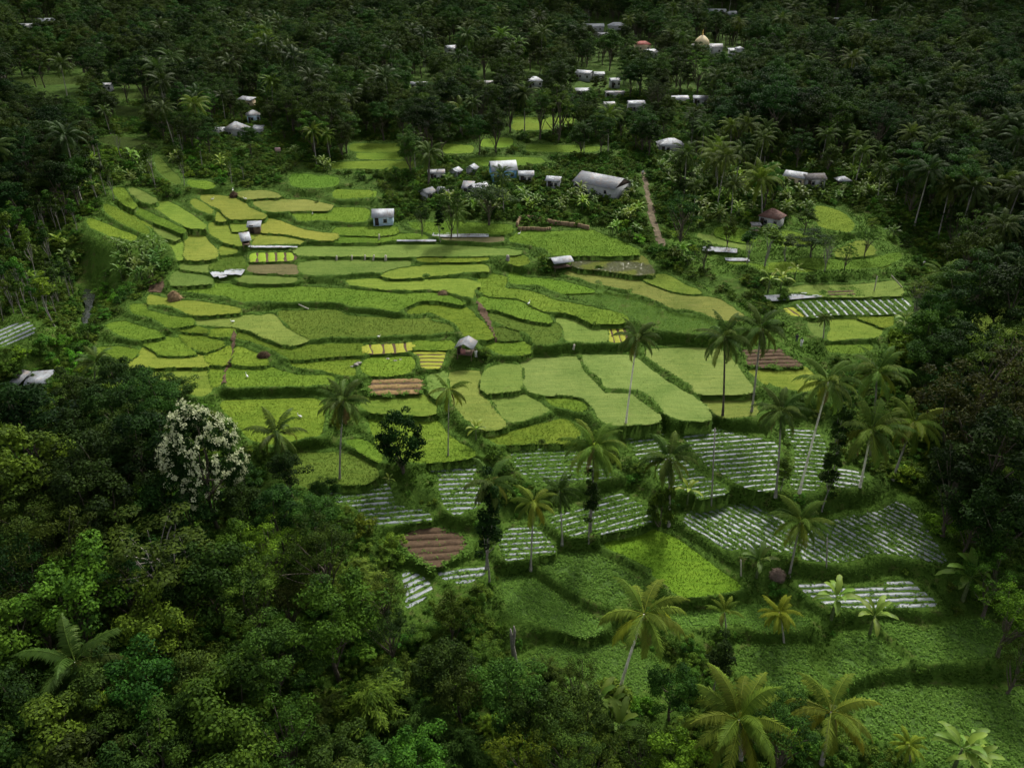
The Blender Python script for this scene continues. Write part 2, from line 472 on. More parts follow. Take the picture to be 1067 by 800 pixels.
# ------------------------------------------------------------------ materials
def newmat(name):
    m = bpy.data.materials.new(name); m.use_nodes = True
    nt = m.node_tree; nt.nodes.clear()
    return m, nt
def N(nt, typ, **kw):
    n = nt.nodes.new(typ)
    for k, v in kw.items():
        if k in ('inp',):
            for a, b in v.items(): n.inputs[a].default_value = b
        else: setattr(n, k, v)
    return n
def L(nt, a, b): nt.links.new(a, b)
def ramp(nt, fac, stops):
    r = N(nt, 'ShaderNodeValToRGB'); e = r.color_ramp.elements
    while len(e) < len(stops): e.new(0.5)
    for el, (p, c) in zip(e, stops):
        el.position = p; el.color = (*c, 1) if len(c) == 3 else c
    L(nt, fac, r.inputs['Fac']); return r.outputs['Color']
def mixc(nt, fac, a, b, mode='MIX'):
    m = N(nt, 'ShaderNodeMix', data_type='RGBA', blend_type=mode)
    for sock, v in ((m.inputs[0], fac), (m.inputs[6], a), (m.inputs[7], b)):
        if hasattr(v, 'links'): L(nt, v, sock)
        elif isinstance(v, (int, float)): sock.default_value = v
        else: sock.default_value = (*v, 1) if len(v) == 3 else v
    return m.outputs[2]
def math_(nt, op, a, b=None):
    m = N(nt, 'ShaderNodeMath', operation=op)
    for sock, v in zip(m.inputs, (a, b)):
        if v is None: continue
        if hasattr(v, 'links'): L(nt, v, sock)
        else: sock.default_value = v
    return m.outputs[0]
def noise(nt, scale, detail=4, rough=0.6, coord='Object', dist=0.0):
    tc = N(nt, 'ShaderNodeTexCoord'); n = N(nt, 'ShaderNodeTexNoise')
    n.inputs['Scale'].default_value = scale; n.inputs['Detail'].default_value = detail; n.inputs['Roughness'].default_value = rough; n.inputs['Distortion'].default_value = dist
    L(nt, tc.outputs[coord], n.inputs['Vector']); return n.outputs['Fac']
def bump(nt, h, strength=0.5, dist=0.1):
    b = N(nt, 'ShaderNodeBump'); b.inputs['Strength'].default_value = strength; b.inputs['Distance'].default_value = dist
    L(nt, h, b.inputs['Height']); return b.outputs['Normal']
def out(nt, sh):
    o = N(nt, 'ShaderNodeOutputMaterial'); L(nt, sh, o.inputs['Surface'])
def pbsdf(nt, col, rough=0.8, spec=0.2, normal=None, metal=0.0):
    p = N(nt, 'ShaderNodeBsdfPrincipled')
    if hasattr(col, 'links'): L(nt, col, p.inputs['Base Color'])
    else: p.inputs['Base Color'].default_value = (*col, 1)
    if hasattr(rough, 'links'): L(nt, rough, p.inputs['Roughness'])
    else: p.inputs['Roughness'].default_value = rough
    p.inputs['Specular IOR Level'].default_value = spec; p.inputs['Metallic'].default_value = metal
    if normal is not None: L(nt, normal, p.inputs['Normal'])
    return p.outputs['BSDF']

def leaf_mat(name, a, b, trans=0.3, hvar=0.03, vvar=0.85, rough=0.65, spec=0.08):
    """leaf colour from a to b by each leaf's own tint; every plant a little different"""
    m, nt = newmat(name)
    at = N(nt, 'ShaderNodeAttribute', attribute_name='tint')
    oi = N(nt, 'ShaderNodeObjectInfo')
    c = mixc(nt, at.outputs['Fac'], a, b)
    c = mixc(nt, 1.0, c, oi.outputs['Color'], 'MULTIPLY')
    h = N(nt, 'ShaderNodeHueSaturation')
    L(nt, c, h.inputs['Color'])
    r = oi.outputs['Random']
    L(nt, math_(nt, 'ADD', math_(nt, 'MULTIPLY', r, hvar * 2), 0.5 - hvar), h.inputs['Hue'])
    r2 = math_(nt, 'FRACT', math_(nt, 'MULTIPLY', r, 17.31))
    L(nt, math_(nt, 'ADD', math_(nt, 'MULTIPLY', r2, vvar), 1 - vvar * 0.5), h.inputs['Value'])
    col = h.outputs['Color']
    p = pbsdf(nt, col, rough, spec)
    if trans > 0:
        t = N(nt, 'ShaderNodeBsdfTranslucent'); L(nt, col, t.inputs['Color'])
        mx = N(nt, 'ShaderNodeMixShader'); mx.inputs[0].default_value = trans
        L(nt, p, mx.inputs[1]); L(nt, t.outputs[0], mx.inputs[2]); p = mx.outputs[0]
    out(nt, p); return m

def plain(name, col, rough=0.8, var=0.35, scale=3.0, bump_s=0.3, spec=0.2, metal=0.0, coord='Object'):
    m, nt = newmat(name)
    n = noise(nt, scale, 5, 0.65, coord)
    d = tuple(c * (1 - var) for c in col); l = tuple(min(1, c * (1 + var)) for c in col)
    c = ramp(nt, n, [(0.3, d), (0.7, l)])
    oi = N(nt, 'ShaderNodeObjectInfo'); c = mixc(nt, 1.0, c, oi.outputs['Color'], 'MULTIPLY')
    out(nt, pbsdf(nt, c, rough, spec, bump(nt, n, bump_s, 0.05), metal)); return m

M = {}
M['leaf'] = leaf_mat('tree_leaf', (0.014, 0.034, 0.006), (0.056, 0.110, 0.013))
M['shrub'] = leaf_mat('shrub_leaf', (0.032, 0.074, 0.009), (0.110, 0.205, 0.020))
M['leaf_far'] = M['leaf']
M['bamboo'] = leaf_mat('bamboo_leaf', (0.024, 0.054, 0.009), (0.085, 0.146, 0.022))
M['palm'] = leaf_mat('palm_leaf', (0.020, 0.044, 0.007), (0.088, 0.135, 0.021), 0.3, 0.02, 0.4, 0.55, 0.12)
M['banana'] = leaf_mat('banana_leaf', (0.070, 0.130, 0.020), (0.170, 0.250, 0.045), 0.35, 0.02, 0.4, 0.5, 0.2)
M['blossom'] = leaf_mat('blossom', (0.40, 0.45, 0.23), (0.66, 0.69, 0.45), 0.3, 0.0, 0.1)
M['grass'] = leaf_mat('bank_grass', (0.018, 0.048, 0.006), (0.080, 0.160, 0.014), 0.3, 0.0, 0.0, 0.7, 0.06)
M['crop'] = leaf_mat('vegetable_leaf', (0.062, 0.138, 0.018), (0.145, 0.260, 0.046), 0.3, 0.0, 0.0, 0.8, 0.03)
M['frond_dry'] = plain('dry_frond', (0.20, 0.13, 0.05), 0.8, 0.4)
M['bark'] = plain('bark', (0.10, 0.085, 0.062), 0.9, 0.45, 5.0, 0.6)
M['bark_pale'] = plain('pale_bark', (0.25, 0.23, 0.20), 0.85, 0.4, 5.0, 0.5)
M['stem'] = plain('green_stem', (0.10, 0.13, 0.05), 0.7, 0.4, 4.0)
M['soil'] = plain('bare_soil', (0.080, 0.052, 0.030), 0.95, 0.4, 2.5, 0.8)
M['lane'] = plain('lane_dirt', (0.125, 0.10, 0.062), 0.95, 0.35, 1.2, 0.8)
M['soil_dry'] = plain('dry_earth', (0.21, 0.150, 0.085), 0.95, 0.35, 2.0, 0.8)
M['nut'] = plain('coconut', (0.16, 0.15, 0.04), 0.6, 0.3)
M['wood'] = plain('weathered_wood', (0.12, 0.085, 0.06), 0.85, 0.4, 4.0)
M['dark_wood'] = plain('dark_wood', (0.045, 0.032, 0.026), 0.85, 0.4, 4.0)
M['pale_wood'] = plain('pale_wood', (0.45, 0.41, 0.34), 0.8, 0.25, 4.0)
M['wall_white'] = plain('white_plaster', (0.38, 0.39, 0.385), 0.85, 0.18, 0.8, 0.2)
M['wall_cream'] = plain('cream_plaster', (0.55, 0.46, 0.30), 0.85, 0.2, 0.8, 0.2)
M['wall_blue'] = plain('blue_plaster', (0.16, 0.36, 0.55), 0.8, 0.2, 0.8, 0.2)
M['wall_paleblue'] = plain('pale_blue_plaster', (0.42, 0.55, 0.66), 0.8, 0.2, 0.8, 0.2)
M['stone'] = plain('field_stone', (0.28, 0.26, 0.23), 0.9, 0.4, 2.0, 0.8)
M['cloth_white'] = plain('white_cloth', (0.74, 0.74, 0.72), 0.8, 0.1)
M['cloth_dark'] = plain('dark_cloth', (0.03, 0.035, 0.05), 0.85, 0.2)
M['cloth_pink'] = plain('pink_cloth', (0.50, 0.22, 0.25), 0.8, 0.2)
M['skin'] = plain('skin', (0.22, 0.12, 0.075), 0.6, 0.1)
M['gold'] = plain('gilt', (0.75, 0.48, 0.12), 0.35, 0.2, 3.0, 0.1, 0.5, 0.6)
M['dome'] = plain('cream_dome', (0.72, 0.60, 0.36), 0.5, 0.12, 1.0, 0.1)
M['feather'] = plain('white_feather', (0.78, 0.78, 0.75), 0.8, 0.05)
M['beak'] = plain('beak', (0.45, 0.3, 0.06), 0.5, 0.1)
M['glass'] = plain('window_glass', (0.02, 0.024, 0.03), 0.15, 0.1, 1.0, 0.0, 0.5)
M['haystack'] = plain('straw', (0.24, 0.165, 0.085), 0.95, 0.4, 6.0, 0.9)
M['hay_grey'] = plain('grey_straw', (0.21, 0.155, 0.12), 0.95, 0.4, 6.0, 0.9)

def roof_mat(name, col, rust, rough=0.45, metal=0.2, freq=7.0):
    m, nt = newmat(name)
    tc = N(nt, 'ShaderNodeTexCoord'); w = N(nt, 'ShaderNodeTexWave', wave_type='BANDS', bands_direction='X')
    w.inputs['Scale'].default_value = freq; L(nt, tc.outputs['Object'], w.inputs['Vector'])
    n = noise(nt, 0.8, 6, 0.7)
    c = ramp(nt, n, [(0.30, col), (0.52, tuple(x * 0.78 for x in col)), (0.68, rust)])
    out(nt, pbsdf(nt, c, rough, 0.4, bump(nt, w.outputs['Fac'], 0.5, 0.05), metal)); return m
M['roof_white'] = roof_mat('white_metal_roof', (0.38, 0.41, 0.44), (0.20, 0.165, 0.14))
M['roof_grey'] = roof_mat('grey_metal_roof', (0.24, 0.255, 0.27), (0.27, 0.21, 0.17))
M['roof_dark'] = roof_mat('dark_roof', (0.15, 0.14, 0.135), (0.10, 0.07, 0.055), 0.8, 0.0)
M['roof_brown'] = roof_mat('brown_tile_roof', (0.17, 0.085, 0.065), (0.10, 0.06, 0.05), 0.8, 0.0, 5.0)
M['roof_red'] = roof_mat('red_tile_roof', (0.38, 0.07, 0.045), (0.22, 0.06, 0.045), 0.7, 0.0, 5.0)

def mulch_mat():
    m, nt = newmat('plastic_mulch')
    n = noise(nt, 1.6, 6, 0.7, 'Object'); n2 = noise(nt, 9.0, 3, 0.6, 'Object')
    c = ramp(nt, n, [(0.28, (0.235, 0.265, 0.295)), (0.52, (0.185, 0.21, 0.23)), (0.70, (0.115, 0.13, 0.115))])
    c = mixc(nt, ramp(nt, n2, [(0.48, (0, 0, 0)), (0.70, (0.6, 0.6, 0.6))]), c, (0.07, 0.11, 0.035))
    out(nt, pbsdf(nt, c, 0.38, 0.45, bump(nt, n2, 0.4, 0.06))); return m
M['mulch'] = mulch_mat()
def seed_mat():
    m, nt = newmat('rice_seedlings')
    n = noise(nt, 5.0, 5, 0.7, 'Object')
    c = ramp(nt, n, [(0.3, (0.19, 0.215, 0.022)), (0.7, (0.33, 0.35, 0.05))])
    c = mixc(nt, 1.0, c, N(nt, 'ShaderNodeObjectInfo').outputs['Color'], 'MULTIPLY')
    out(nt, pbsdf(nt, c, 0.9, 0.1, bump(nt, n, 0.8, 0.1))); return m
M['seedling'] = seed_mat()

def rice_mat(wet=False, trans=0.4):
    m, nt = newmat('wet_paddy' if wet else 'rice_crop')
    oi = N(nt, 'ShaderNodeObjectInfo')
    n1 = noise(nt, 0.11, 4, 0.55); n2 = noise(nt, 1.1, 5, 0.7); n3 = noise(nt, 6.0, 3, 0.6)
    at = N(nt, 'ShaderNodeAttribute', attribute_name='tint')
    f = math_(nt, 'ADD', math_(nt, 'MULTIPLY', n1, 1.0), math_(nt, 'MULTIPLY', n2, 0.55))
    k = ramp(nt, f, [(0.50, (0.68, 0.78, 0.66)), (0.75, (1.0, 1.0, 1.0)), (1.0, (1.18, 1.12, 1.2))])
    c = mixc(nt, 1.0, oi.outputs['Color'], k, 'MULTIPLY')
    t = ramp(nt, at.outputs['Fac'], [(0.0, (0.8, 0.84, 0.8)), (0.5, (1, 1, 1)), (1.0, (1.2, 1.15, 1.1))])
    c = mixc(nt, 1.0, c, t, 'MULTIPLY')
    fine = ramp(nt, n3, [(0.3, (0.84, 0.86, 0.82)), (0.7, (1.12, 1.1, 1.1))])
    c = mixc(nt, 1.0, c, fine, 'MULTIPLY')
    tc_ = N(nt, 'ShaderNodeTexCoord'); mp = N(nt, 'ShaderNodeMapping'); mp.inputs['Scale'].default_value = (0.22, 2.2, 1); mp.inputs['Rotation'].default_value = (0, 0, 0.25)
    L(nt, tc_.outputs['Object'], mp.inputs['Vector']); n4 = N(nt, 'ShaderNodeTexNoise'); n4.inputs['Scale'].default_value = 1.0; n4.inputs['Detail'].default_value = 3.0; L(nt, mp.outputs[0], n4.inputs['Vector'])
    c = mixc(nt, 1.0, c, ramp(nt, n4.outputs['Fac'], [(0.32, (0.84, 0.88, 0.84)), (0.68, (1.14, 1.09, 1.1))]), 'MULTIPLY')
    mud = ramp(nt, noise(nt, 0.35, 5, 0.7), [(0.64, (0, 0, 0)), (0.76, (0.35, 0.35, 0.35))])
    c = mixc(nt, mud, c, (0.17, 0.15, 0.07))
    if wet:
        wn = noise(nt, 0.16, 3, 0.5)
        wm = ramp(nt, wn, [(0.46, (0, 0, 0)), (0.53, (1, 1, 1))])
        p1 = pbsdf(nt, c, 0.9, 0.1, bump(nt, n2, 0.6, 0.2))
        p2 = pbsdf(nt, (0.07, 0.075, 0.035), 0.06, 0.5)
        mx = N(nt, 'ShaderNodeMixShader'); L(nt, wm, mx.inputs[0]); L(nt, p1, mx.inputs[1]); L(nt, p2, mx.inputs[2])
        out(nt, mx.outputs[0])
    else:
        p_ = pbsdf(nt, c, 0.9, 0.06, bump(nt, math_(nt, 'ADD', n2, n3), 0.7, 0.15))
        tr = N(nt, 'ShaderNodeBsdfTranslucent'); L(nt, c, tr.inputs['Color'])
        mx = N(nt, 'ShaderNodeMixShader'); mx.inputs[0].default_value = trans; L(nt, p_, mx.inputs[1]); L(nt, tr.outputs[0], mx.inputs[2])
        out(nt, mx.outputs[0])
    return m
M['rice'] = rice_mat(); M['rice_sheet'] = rice_mat(trans=0.0); M['paddy_wet'] = rice_mat(True)

def ground_mat():
    m, nt = newmat('ground_cover')
    n1 = noise(nt, 0.05, 5, 0.6); n2 = noise(nt, 0.5, 6, 0.7); n3 = noise(nt, 3.0, 4, 0.7)
    f = math_(nt, 'ADD', math_(nt, 'MULTIPLY', n2, 0.6), math_(nt, 'MULTIPLY', n3, 0.4))
    c = ramp(nt, f, [(0.30, (0.020, 0.044, 0.006)), (0.5, (0.042, 0.084, 0.010)), (0.72, (0.085, 0.145, 0.018))])
    g = N(nt, 'ShaderNodeAttribute', attribute_name='tint')      # 1 = mown/grazed grass
    c2 = ramp(nt, f, [(0.30, (0.040, 0.085, 0.012)), (0.55, (0.075, 0.145, 0.018)), (0.75, (0.115, 0.180, 0.026))])
    c = mixc(nt, g.outputs['Fac'], c, c2)
    s = ramp(nt, n2, [(0.55, (0, 0, 0)), (0.66, (1, 1, 1))])
    c = mixc(nt, math_(nt, 'MULTIPLY', s, 0.6), c, (0.075, 0.060, 0.028))
    out(nt, pbsdf(nt, c, 0.95, 0.1, bump(nt, f, 1.0, 0.3))); return m
M['ground'] = ground_mat()
M['veg_sheet'] = plain('bean_ground', (0.05, 0.10, 0.016), 0.95, 0.4, 2.0, 0.6)
def water_mat():
    m, nt = newmat('stream_water')
    n = noise(nt, 1.5, 4, 0.6); w = noise(nt, 0.5, 4, 0.7)
    c = ramp(nt, w, [(0.5, (0.02, 0.028, 0.018)), (0.66, (0.05, 0.055, 0.04)), (0.72, (0.55, 0.57, 0.58))])
    out(nt, pbsdf(nt, c, 0.12, 0.5, bump(nt, n, 0.4, 0.1))); return m
M['water'] = water_mat()
# ------------------------------------------------------------------ plant shapes
def unit(v): return v / (np.linalg.norm(v, axis=-1, keepdims=True) + 1e-9)
def rand_dirs(r, n):
    return unit(r.normal(size=(n, 3)))
def leaves(mb, P, Nrm, size, r, aspect=0.5, tint=None, mat=0, along=None, fold=0.0):
    """one diamond leaf per point, facing Nrm, pointing along `along` (or anywhere)"""
    n = len(P)
    A = rand_dirs(r, n) if along is None else along + 0.25 * rand_dirs(r, n)
    Nrm = unit(Nrm)
    A = unit(A - (A * Nrm).sum(1, keepdims=True) * Nrm)
    B = np.cross(Nrm, A)
    s = size * r.uniform(0.65, 1.35, n)[:, None]
    p0 = P - A * s * 0.5; p1 = P + B * s * aspect * 0.5 + A * s * 0.05 - Nrm * s * fold; p2 = P + A * s * 0.5 - Nrm * s * 0.12; p3 = P - B * s * aspect * 0.5 + A * s * 0.05 - Nrm * s * fold
    V = np.stack([p0, p1, p2, p3], 1).reshape(-1, 3)
    Q = np.arange(4 * n).reshape(n, 4)
    t = np.repeat(r.uniform(0, 1, n) if tint is None else tint, 4)
    mb.add(V, Q, mat=mat, tint=t)

def crown_points(r, R, Hc, nclump, cr, flat=0.8, inner=0.45, lobes=0.3, top=0.15):
    """clump centres in a lobed egg of radius R and height Hc (centre at origin)"""
    D = rand_dirs(r, nclump * 3)
    D = D[D[:, 2] > -0.75][:nclump]
    k1, k2 = r.uniform(0, 6, 2)
    az = np.arctan2(D[:, 1], D[:, 0])
    lob = 1 + lobes * np.sin(2 * az + k1) * np.cos(2.4 * D[:, 2] + k2) + lobes * 0.6 * np.sin(5 * az + k2 + 3 * D[:, 2])
    rad = (inner + (1 - inner) * r.uniform(0, 1, len(D)) ** 0.5) * lob
    C = D * rad[:, None] * np.array([R, R, Hc / 2])
    C[:, 2] += top * Hc * (1 - np.hypot(C[:, 0], C[:, 1]) / R / 1.3)
    return C

def add_crown(mb, r, C, cr, nleaf, size, aspect=0.5, droop=0.0, flat=0.7, mat=0, along=None, tjit=0.22, topbias=0.35):
    for c in C:
        D = rand_dirs(r, nleaf)
        D[:, 2] = np.where(D[:, 2] < -0.2, -D[:, 2] * 0.6, D[:, 2])
        rr = cr * r.uniform(0.7, 1.25)
        P = c + D * np.array([1, 1, flat]) * rr * (0.45 + 0.6 * r.uniform(0, 1, (nleaf, 1)) ** 0.6)
        Nn = unit(0.75 * D + topbias * np.array([0, 0, 1]) + 0.55 * rand_dirs(r, nleaf))
        ct = np.clip(0.45 + tjit * r.normal(), 0, 1)
        t = np.clip(ct + 0.22 * r.normal(size=nleaf), 0, 1)
        al = None
        if droop: al = unit(np.stack([D[:, 0], D[:, 1], -droop * np.ones(nleaf)], 1))
        leaves(mb, P, Nn, size, r, aspect, t, mat, al)

def limb(a, b, r, bow=0.12, n=6):
    t = np.linspace(0, 1, n)[:, None]
    P = a * (1 - t) + b * t
    L_ = np.linalg.norm(b - a)
    P = P + np.sin(t * pi) * (rand_dirs(r, 1) * bow * L_) * np.array([1, 1, 0.5])
    return P

def trunk_mesh(r, Hb, Cs, rad, mats, lean=0.05, low=0.35):
    mb = MB()
    topp = np.array([r.normal() * lean * Hb, r.normal() * lean * Hb, Hb])
    P = limb(np.zeros(3) - np.array([0, 0, 0.5]), topp, r, 0.05, 8)
    rr = rad * np.linspace(1.0, 0.45, 8); rr[0] *= 1.35
    mb.tube(P, rr, 8)
    for c in Cs:
        a = P[int(r.integers(int(8 * low), 8))]
        q = limb(a, np.asarray(c), r, 0.10, 6)
        mb.tube(q, rad * np.linspace(0.42, 0.10, 6), 5)
    return mb

class Proto: pass
def make_tree(seed, R=4.0, Hc=6.5, Hb=6.0, nclump=46, cr=1.15, nleaf=95, size=0.42, aspect=0.55, leaf='leaf', bark='bark',
              lobes=0.3, inner=0.45, flat=0.7, droop=0.0, limbs=9, rad=0.28, topbias=0.35, name='crown', blossom=0):
    r = np.random.default_rng(seed)
    zc = Hb + Hc * 0.36
    C = crown_points(r, R, Hc, nclump, cr, flat, inner, lobes) + np.array([0, 0, zc])
    mb = MB(); add_crown(mb, r, C, cr, nleaf, size, aspect, droop, flat, topbias=topbias)
    p = Proto(); p.parts = []
    tb = trunk_mesh(r, Hb, C[r.permutation(len(C))[:limbs]], rad, M[bark])
    p.trunk = tb.mesh('tree_trunk', M[bark], True)
    p.crown = mb.mesh('tree_crown', M[leaf])
    p.R = R; p.zc = zc; p.H = zc + Hc * 0.6
    p.merged = None
    p.leaf, p.bark, p.mb, p.tb = leaf, bark, mb, tb
    return p
def merged(p):
    """trunk and crown in one mesh, for the far-off wood"""
    if p.merged is None:
        m = MB()
        for src, mi in ((p.mb, 0), (p.tb, 1)):
            for V, t in ((np.vstack(src.v), np.concatenate(src.tint)),):
                m.add(V, np.vstack(src.q) if src.q else None, np.vstack(src.t) if src.t else None, mat=mi, tint=t)
        p.merged = m.mesh('far_tree', [M[p.leaf], M[p.bark]])
    return p.merged

PT = {}
PT['broad'] = [make_tree(101 + i, R=4.0 + 0.35 * (i % 3), Hc=6.0 + (i % 4) * 0.9, Hb=5.2 + (i % 3), nclump=44 + 4 * (i % 3), cr=1.2, size=0.36, nleaf=150) for i in range(5)]
PT['clumpy'] = [make_tree(121 + i, R=3.8, Hc=6.6, Hb=5.4, nclump=30, cr=1.25, nleaf=175, size=0.34, aspect=0.62, inner=0.62, lobes=0.42, flat=0.8) for i in range(3)]
PT['olive'] = [make_tree(131 + i, R=4.0, Hc=6.4, Hb=5.6, nclump=62, cr=0.85, nleaf=90, size=0.27, aspect=0.4, inner=0.4, lobes=0.4, limbs=14) for i in range(3)]
PT['tiered'] = [make_tree(141 + i, R=4.4, Hc=4.4, Hb=6.6, nclump=40, cr=1.35, nleaf=80, size=0.40, flat=0.32, inner=0.4, lobes=0.3, limbs=14, topbias=0.9) for i in range(2)]
PT['round'] = [make_tree(146, R=3.3, Hc=6.2, Hb=1.6, nclump=80, cr=0.85, nleaf=90, size=0.32, lobes=0.12, inner=0.6)]
PT['slender'] = [make_tree(151 + i, R=1.15, Hc=5.0, Hb=6.2, nclump=16, cr=0.7, nleaf=60, size=0.40, bark='bark_pale', rad=0.12, limbs=6) for i in range(3)]
PT['column'] = [make_tree(161 + i, R=1.3, Hc=9.5, Hb=4.8, nclump=44, cr=0.75, nleaf=75, size=0.36, bark='bark_pale', rad=0.16, limbs=6, inner=0.6, lobes=0.35) for i in range(2)]
PT['sparse'] = [make_tree(171 + i, R=4.2, Hc=5.2, Hb=7.0, nclump=40, cr=0.85, nleaf=64, size=0.36, aspect=0.5, bark='bark_pale', rad=0.24, limbs=26, inner=0.55, flat=0.4, topbias=0.8) for i in range(2)]

def make_shrub(seed, R=1.4, H=1.7, nclump=16, nleaf=70, size=0.26, leaf='shrub', aspect=0.5, cr=0.5):
    r = np.random.default_rng(seed)
    C = crown_points(r, R, H * 1.3, nclump, cr, 0.7, 0.3, 0.4); C[:, 2] = np.abs(C[:, 2]) * 1.1 + 0.35
    mb = MB(); add_crown(mb, r, C, cr, nleaf, size, aspect)
    tb = MB()
    for c in C[:7]: tb.tube(limb(np.array([0, 0, -0.2]), c, r, 0.1, 4), np.linspace(0.05, 0.02, 4), 4)
    p = Proto(); p.crown = mb.mesh('shrub_foliage', M[leaf]); p.trunk = tb.mesh('shrub_stem', M['bark'])
    p.R = R; p.zc = H * 0.6; p.H = H; p.merged = None; p.leaf, p.bark, p.mb, p.tb = leaf, 'bark', mb, tb
    return p
PT['shrub'] = [make_shrub(201 + i, R=1.3 + 0.15 * i, H=1.5 + 0.3 * i) for i in range(4)]

def make_bamboo(seed, R=3.6, H=9.5, nc=34, leaf='bamboo'):
    r = np.random.default_rng(seed)
    mb = MB(); tb = MB()
    for i in range(nc):
        az = r.uniform(0, 2 * pi); out_ = R * r.uniform(0.15, 1.0); h = H * r.uniform(0.62, 1.0) * (1 - 0.25 * out_ / R)
        d = np.array([cos(az), sin(az), 0])
        t = np.linspace(0, 1, 12)
        P = d * (0.25 + out_ * (0.25 * t + 0.9 * np.maximum(t - 0.35, 0) ** 1.6 / 0.5)[:, None] * 0.9)
        P[:, 2] = h * (1.15 * t - 0.22 * t ** 3.2) - 0.2 - (np.maximum(t - 0.75, 0) * h * 0.9)
        tb.tube(P, np.linspace(0.06, 0.015, 12), 4)
        n = 210
        u = r.uniform(0.30, 1.0, n) ** 0.8
        idx = np.clip((u * 11).astype(int), 0, 10); fr = (u * 11 - idx)[:, None]
        Pp = P[idx] * (1 - fr) + P[idx + 1] * fr
        off = rand_dirs(r, n) * r.uniform(0.1, 0.75, (n, 1)); off[:, 2] = -np.abs(off[:, 2]) * 0.7 + 0.1
        al = unit(np.stack([off[:, 0] + d[0] * 0.4, off[:, 1] + d[1] * 0.4, -0.75 * np.ones(n)], 1))
        nn = unit(np.stack([off[:, 0], off[:, 1], 0.9 * np.ones(n)], 1) + 0.4 * rand_dirs(r, n))
        tint = np.clip(r.normal(0.45, 0.18) + 0.2 * r.normal(size=n), 0, 1)
        leaves(mb, Pp + off, nn, 0.42, r, 0.26, tint, 0, al)
    p = Proto(); p.crown = mb.mesh('bamboo_foliage', M[leaf]); p.trunk = tb.mesh('bamboo_culm', M['stem'])
    p.R = R * 1.15; p.zc = H * 0.66; p.H = H; p.merged = None; p.leaf, p.bark, p.mb, p.tb = leaf, 'stem', mb, tb
    return p
PT['bamboo'] = [make_bamboo(221 + i, R=3.4 + 0.3 * i, H=8.5 + i) for i in range(3)]

# --- coconut palm
def frond_geo(r, elev, length=4.8, nl=30, droopk=1.0, az=0.0, old=0.0):
    """rachis leaving the crown at `elev`, bending under its weight, with hanging leaflets"""
    t = np.linspace(0, 1, 14)
    ang = elev - droopk * (0.35 + 0.75 * t) * t * 1.5
    ds = length / 13
    x = np.concatenate([[0], np.cumsum(np.cos((ang[:-1] + ang[1:]) / 2) * ds)]) + 0.15
    z = np.concatenate([[0], np.cumsum(np.sin((ang[:-1] + ang[1:]) / 2) * ds)])
    side = r.normal() * 0.10
    P = np.stack([x, side * x * t, z], 1)
    mb = MB()
    mb.tube(P, np.linspace(0.055, 0.012, 14), 4, tint=0.95)
    T = unit(np.gradient(P, axis=0))
    u = np.linspace(0.12, 1.0, nl)
    for sgn in (-1, 1):
        i = np.clip((u * 13).astype(int), 0, 12); fr = (u * 13 - i)[:, None]
        p = P[i] * (1 - fr) + P[i + 1] * fr; tt = T[i]
        S = np.array([0, sgn, 0.0]) * np.ones((nl, 1)); S = unit(S - (S * tt).sum(1, keepdims=True) * tt)
        up = np.cross(tt, S) * sgn
        ln = (1.05 * np.sin(np.clip(u * 1.0 + 0.10, 0, 1) * pi) ** 0.55 * 0.66 + 0.20) * r.uniform(0.8, 1.2, nl)
        hang = 0.5 + 0.35 * old + r.normal(size=nl) * 0.10
        d = unit(S * 1.0 + tt * 0.75 - np.array([0, 0, 1.0]) * hang[:, None])
        mid = p + d * (ln * 0.55)[:, None]
        tip = p + d * ln[:, None] - np.array([0, 0, 1.0]) * (0.22 * ln)[:, None]
        w = 0.075
        wv = tt * w
        V = np.stack([p - wv * 0.6, mid - wv, tip, mid + wv, p + wv * 0.6], 1)
        Vf = V.reshape(-1, 3); b = np.arange(nl) * 5
        tri = np.concatenate([np.stack([b, b + 1, b + 4], 1), np.stack([b + 1, b + 3, b + 4], 1), np.stack([b + 1, b + 2, b + 3], 1)])
        tl = np.clip(0.30 + 0.30 * old + 0.35 * u + r.normal(size=nl) * 0.10, 0, 1)
        mb.add(Vf, None, tri, tint=np.repeat(tl, 5))
    return mb
FROND_E = [75, 62, 48, 36, 24, 12, 0, -16, -34]
FR = []
_r = np.random.default_rng(301)
for k, e in enumerate(FROND_E):
    FR.append([frond_geo(_r, R_(e + dv), 4.6 + 0.25 * (k % 3), 30, 0.85 + 0.1 * (k % 2) + 0.02 * k, old=max(0, (k - 4) / 5)) for dv in (-4, 4)])
FR_MESH = [[f.mesh('palm_frond', M['palm']) for f in fs] for fs in FR]
DRY = frond_geo(_r, R_(-62), 3.8, 24, 0.5, old=1.0)
DRY_MESH = DRY.mesh('dry_palm_frond', M['frond_dry'])
nutmb = MB()
for i in range(9):
    a = i * 2.4; c = np.array([0.42 * cos(a), 0.42 * sin(a), -0.28 - 0.14 * (i % 3)])
    D = np.array([[0, 0, 1], [1, 0, 0], [0, 1, 0], [-1, 0, 0], [0, -1, 0], [0, 0, -1.0]]) * 0.17 + c
    nutmb.add(D, None, [[0, 1, 2], [0, 2, 3], [0, 3, 4], [0, 4, 1], [5, 2, 1], [5, 3, 2], [5, 4, 3], [5, 1, 4]])
NUTS = nutmb.mesh('coconut_cluster', M['nut'], True)

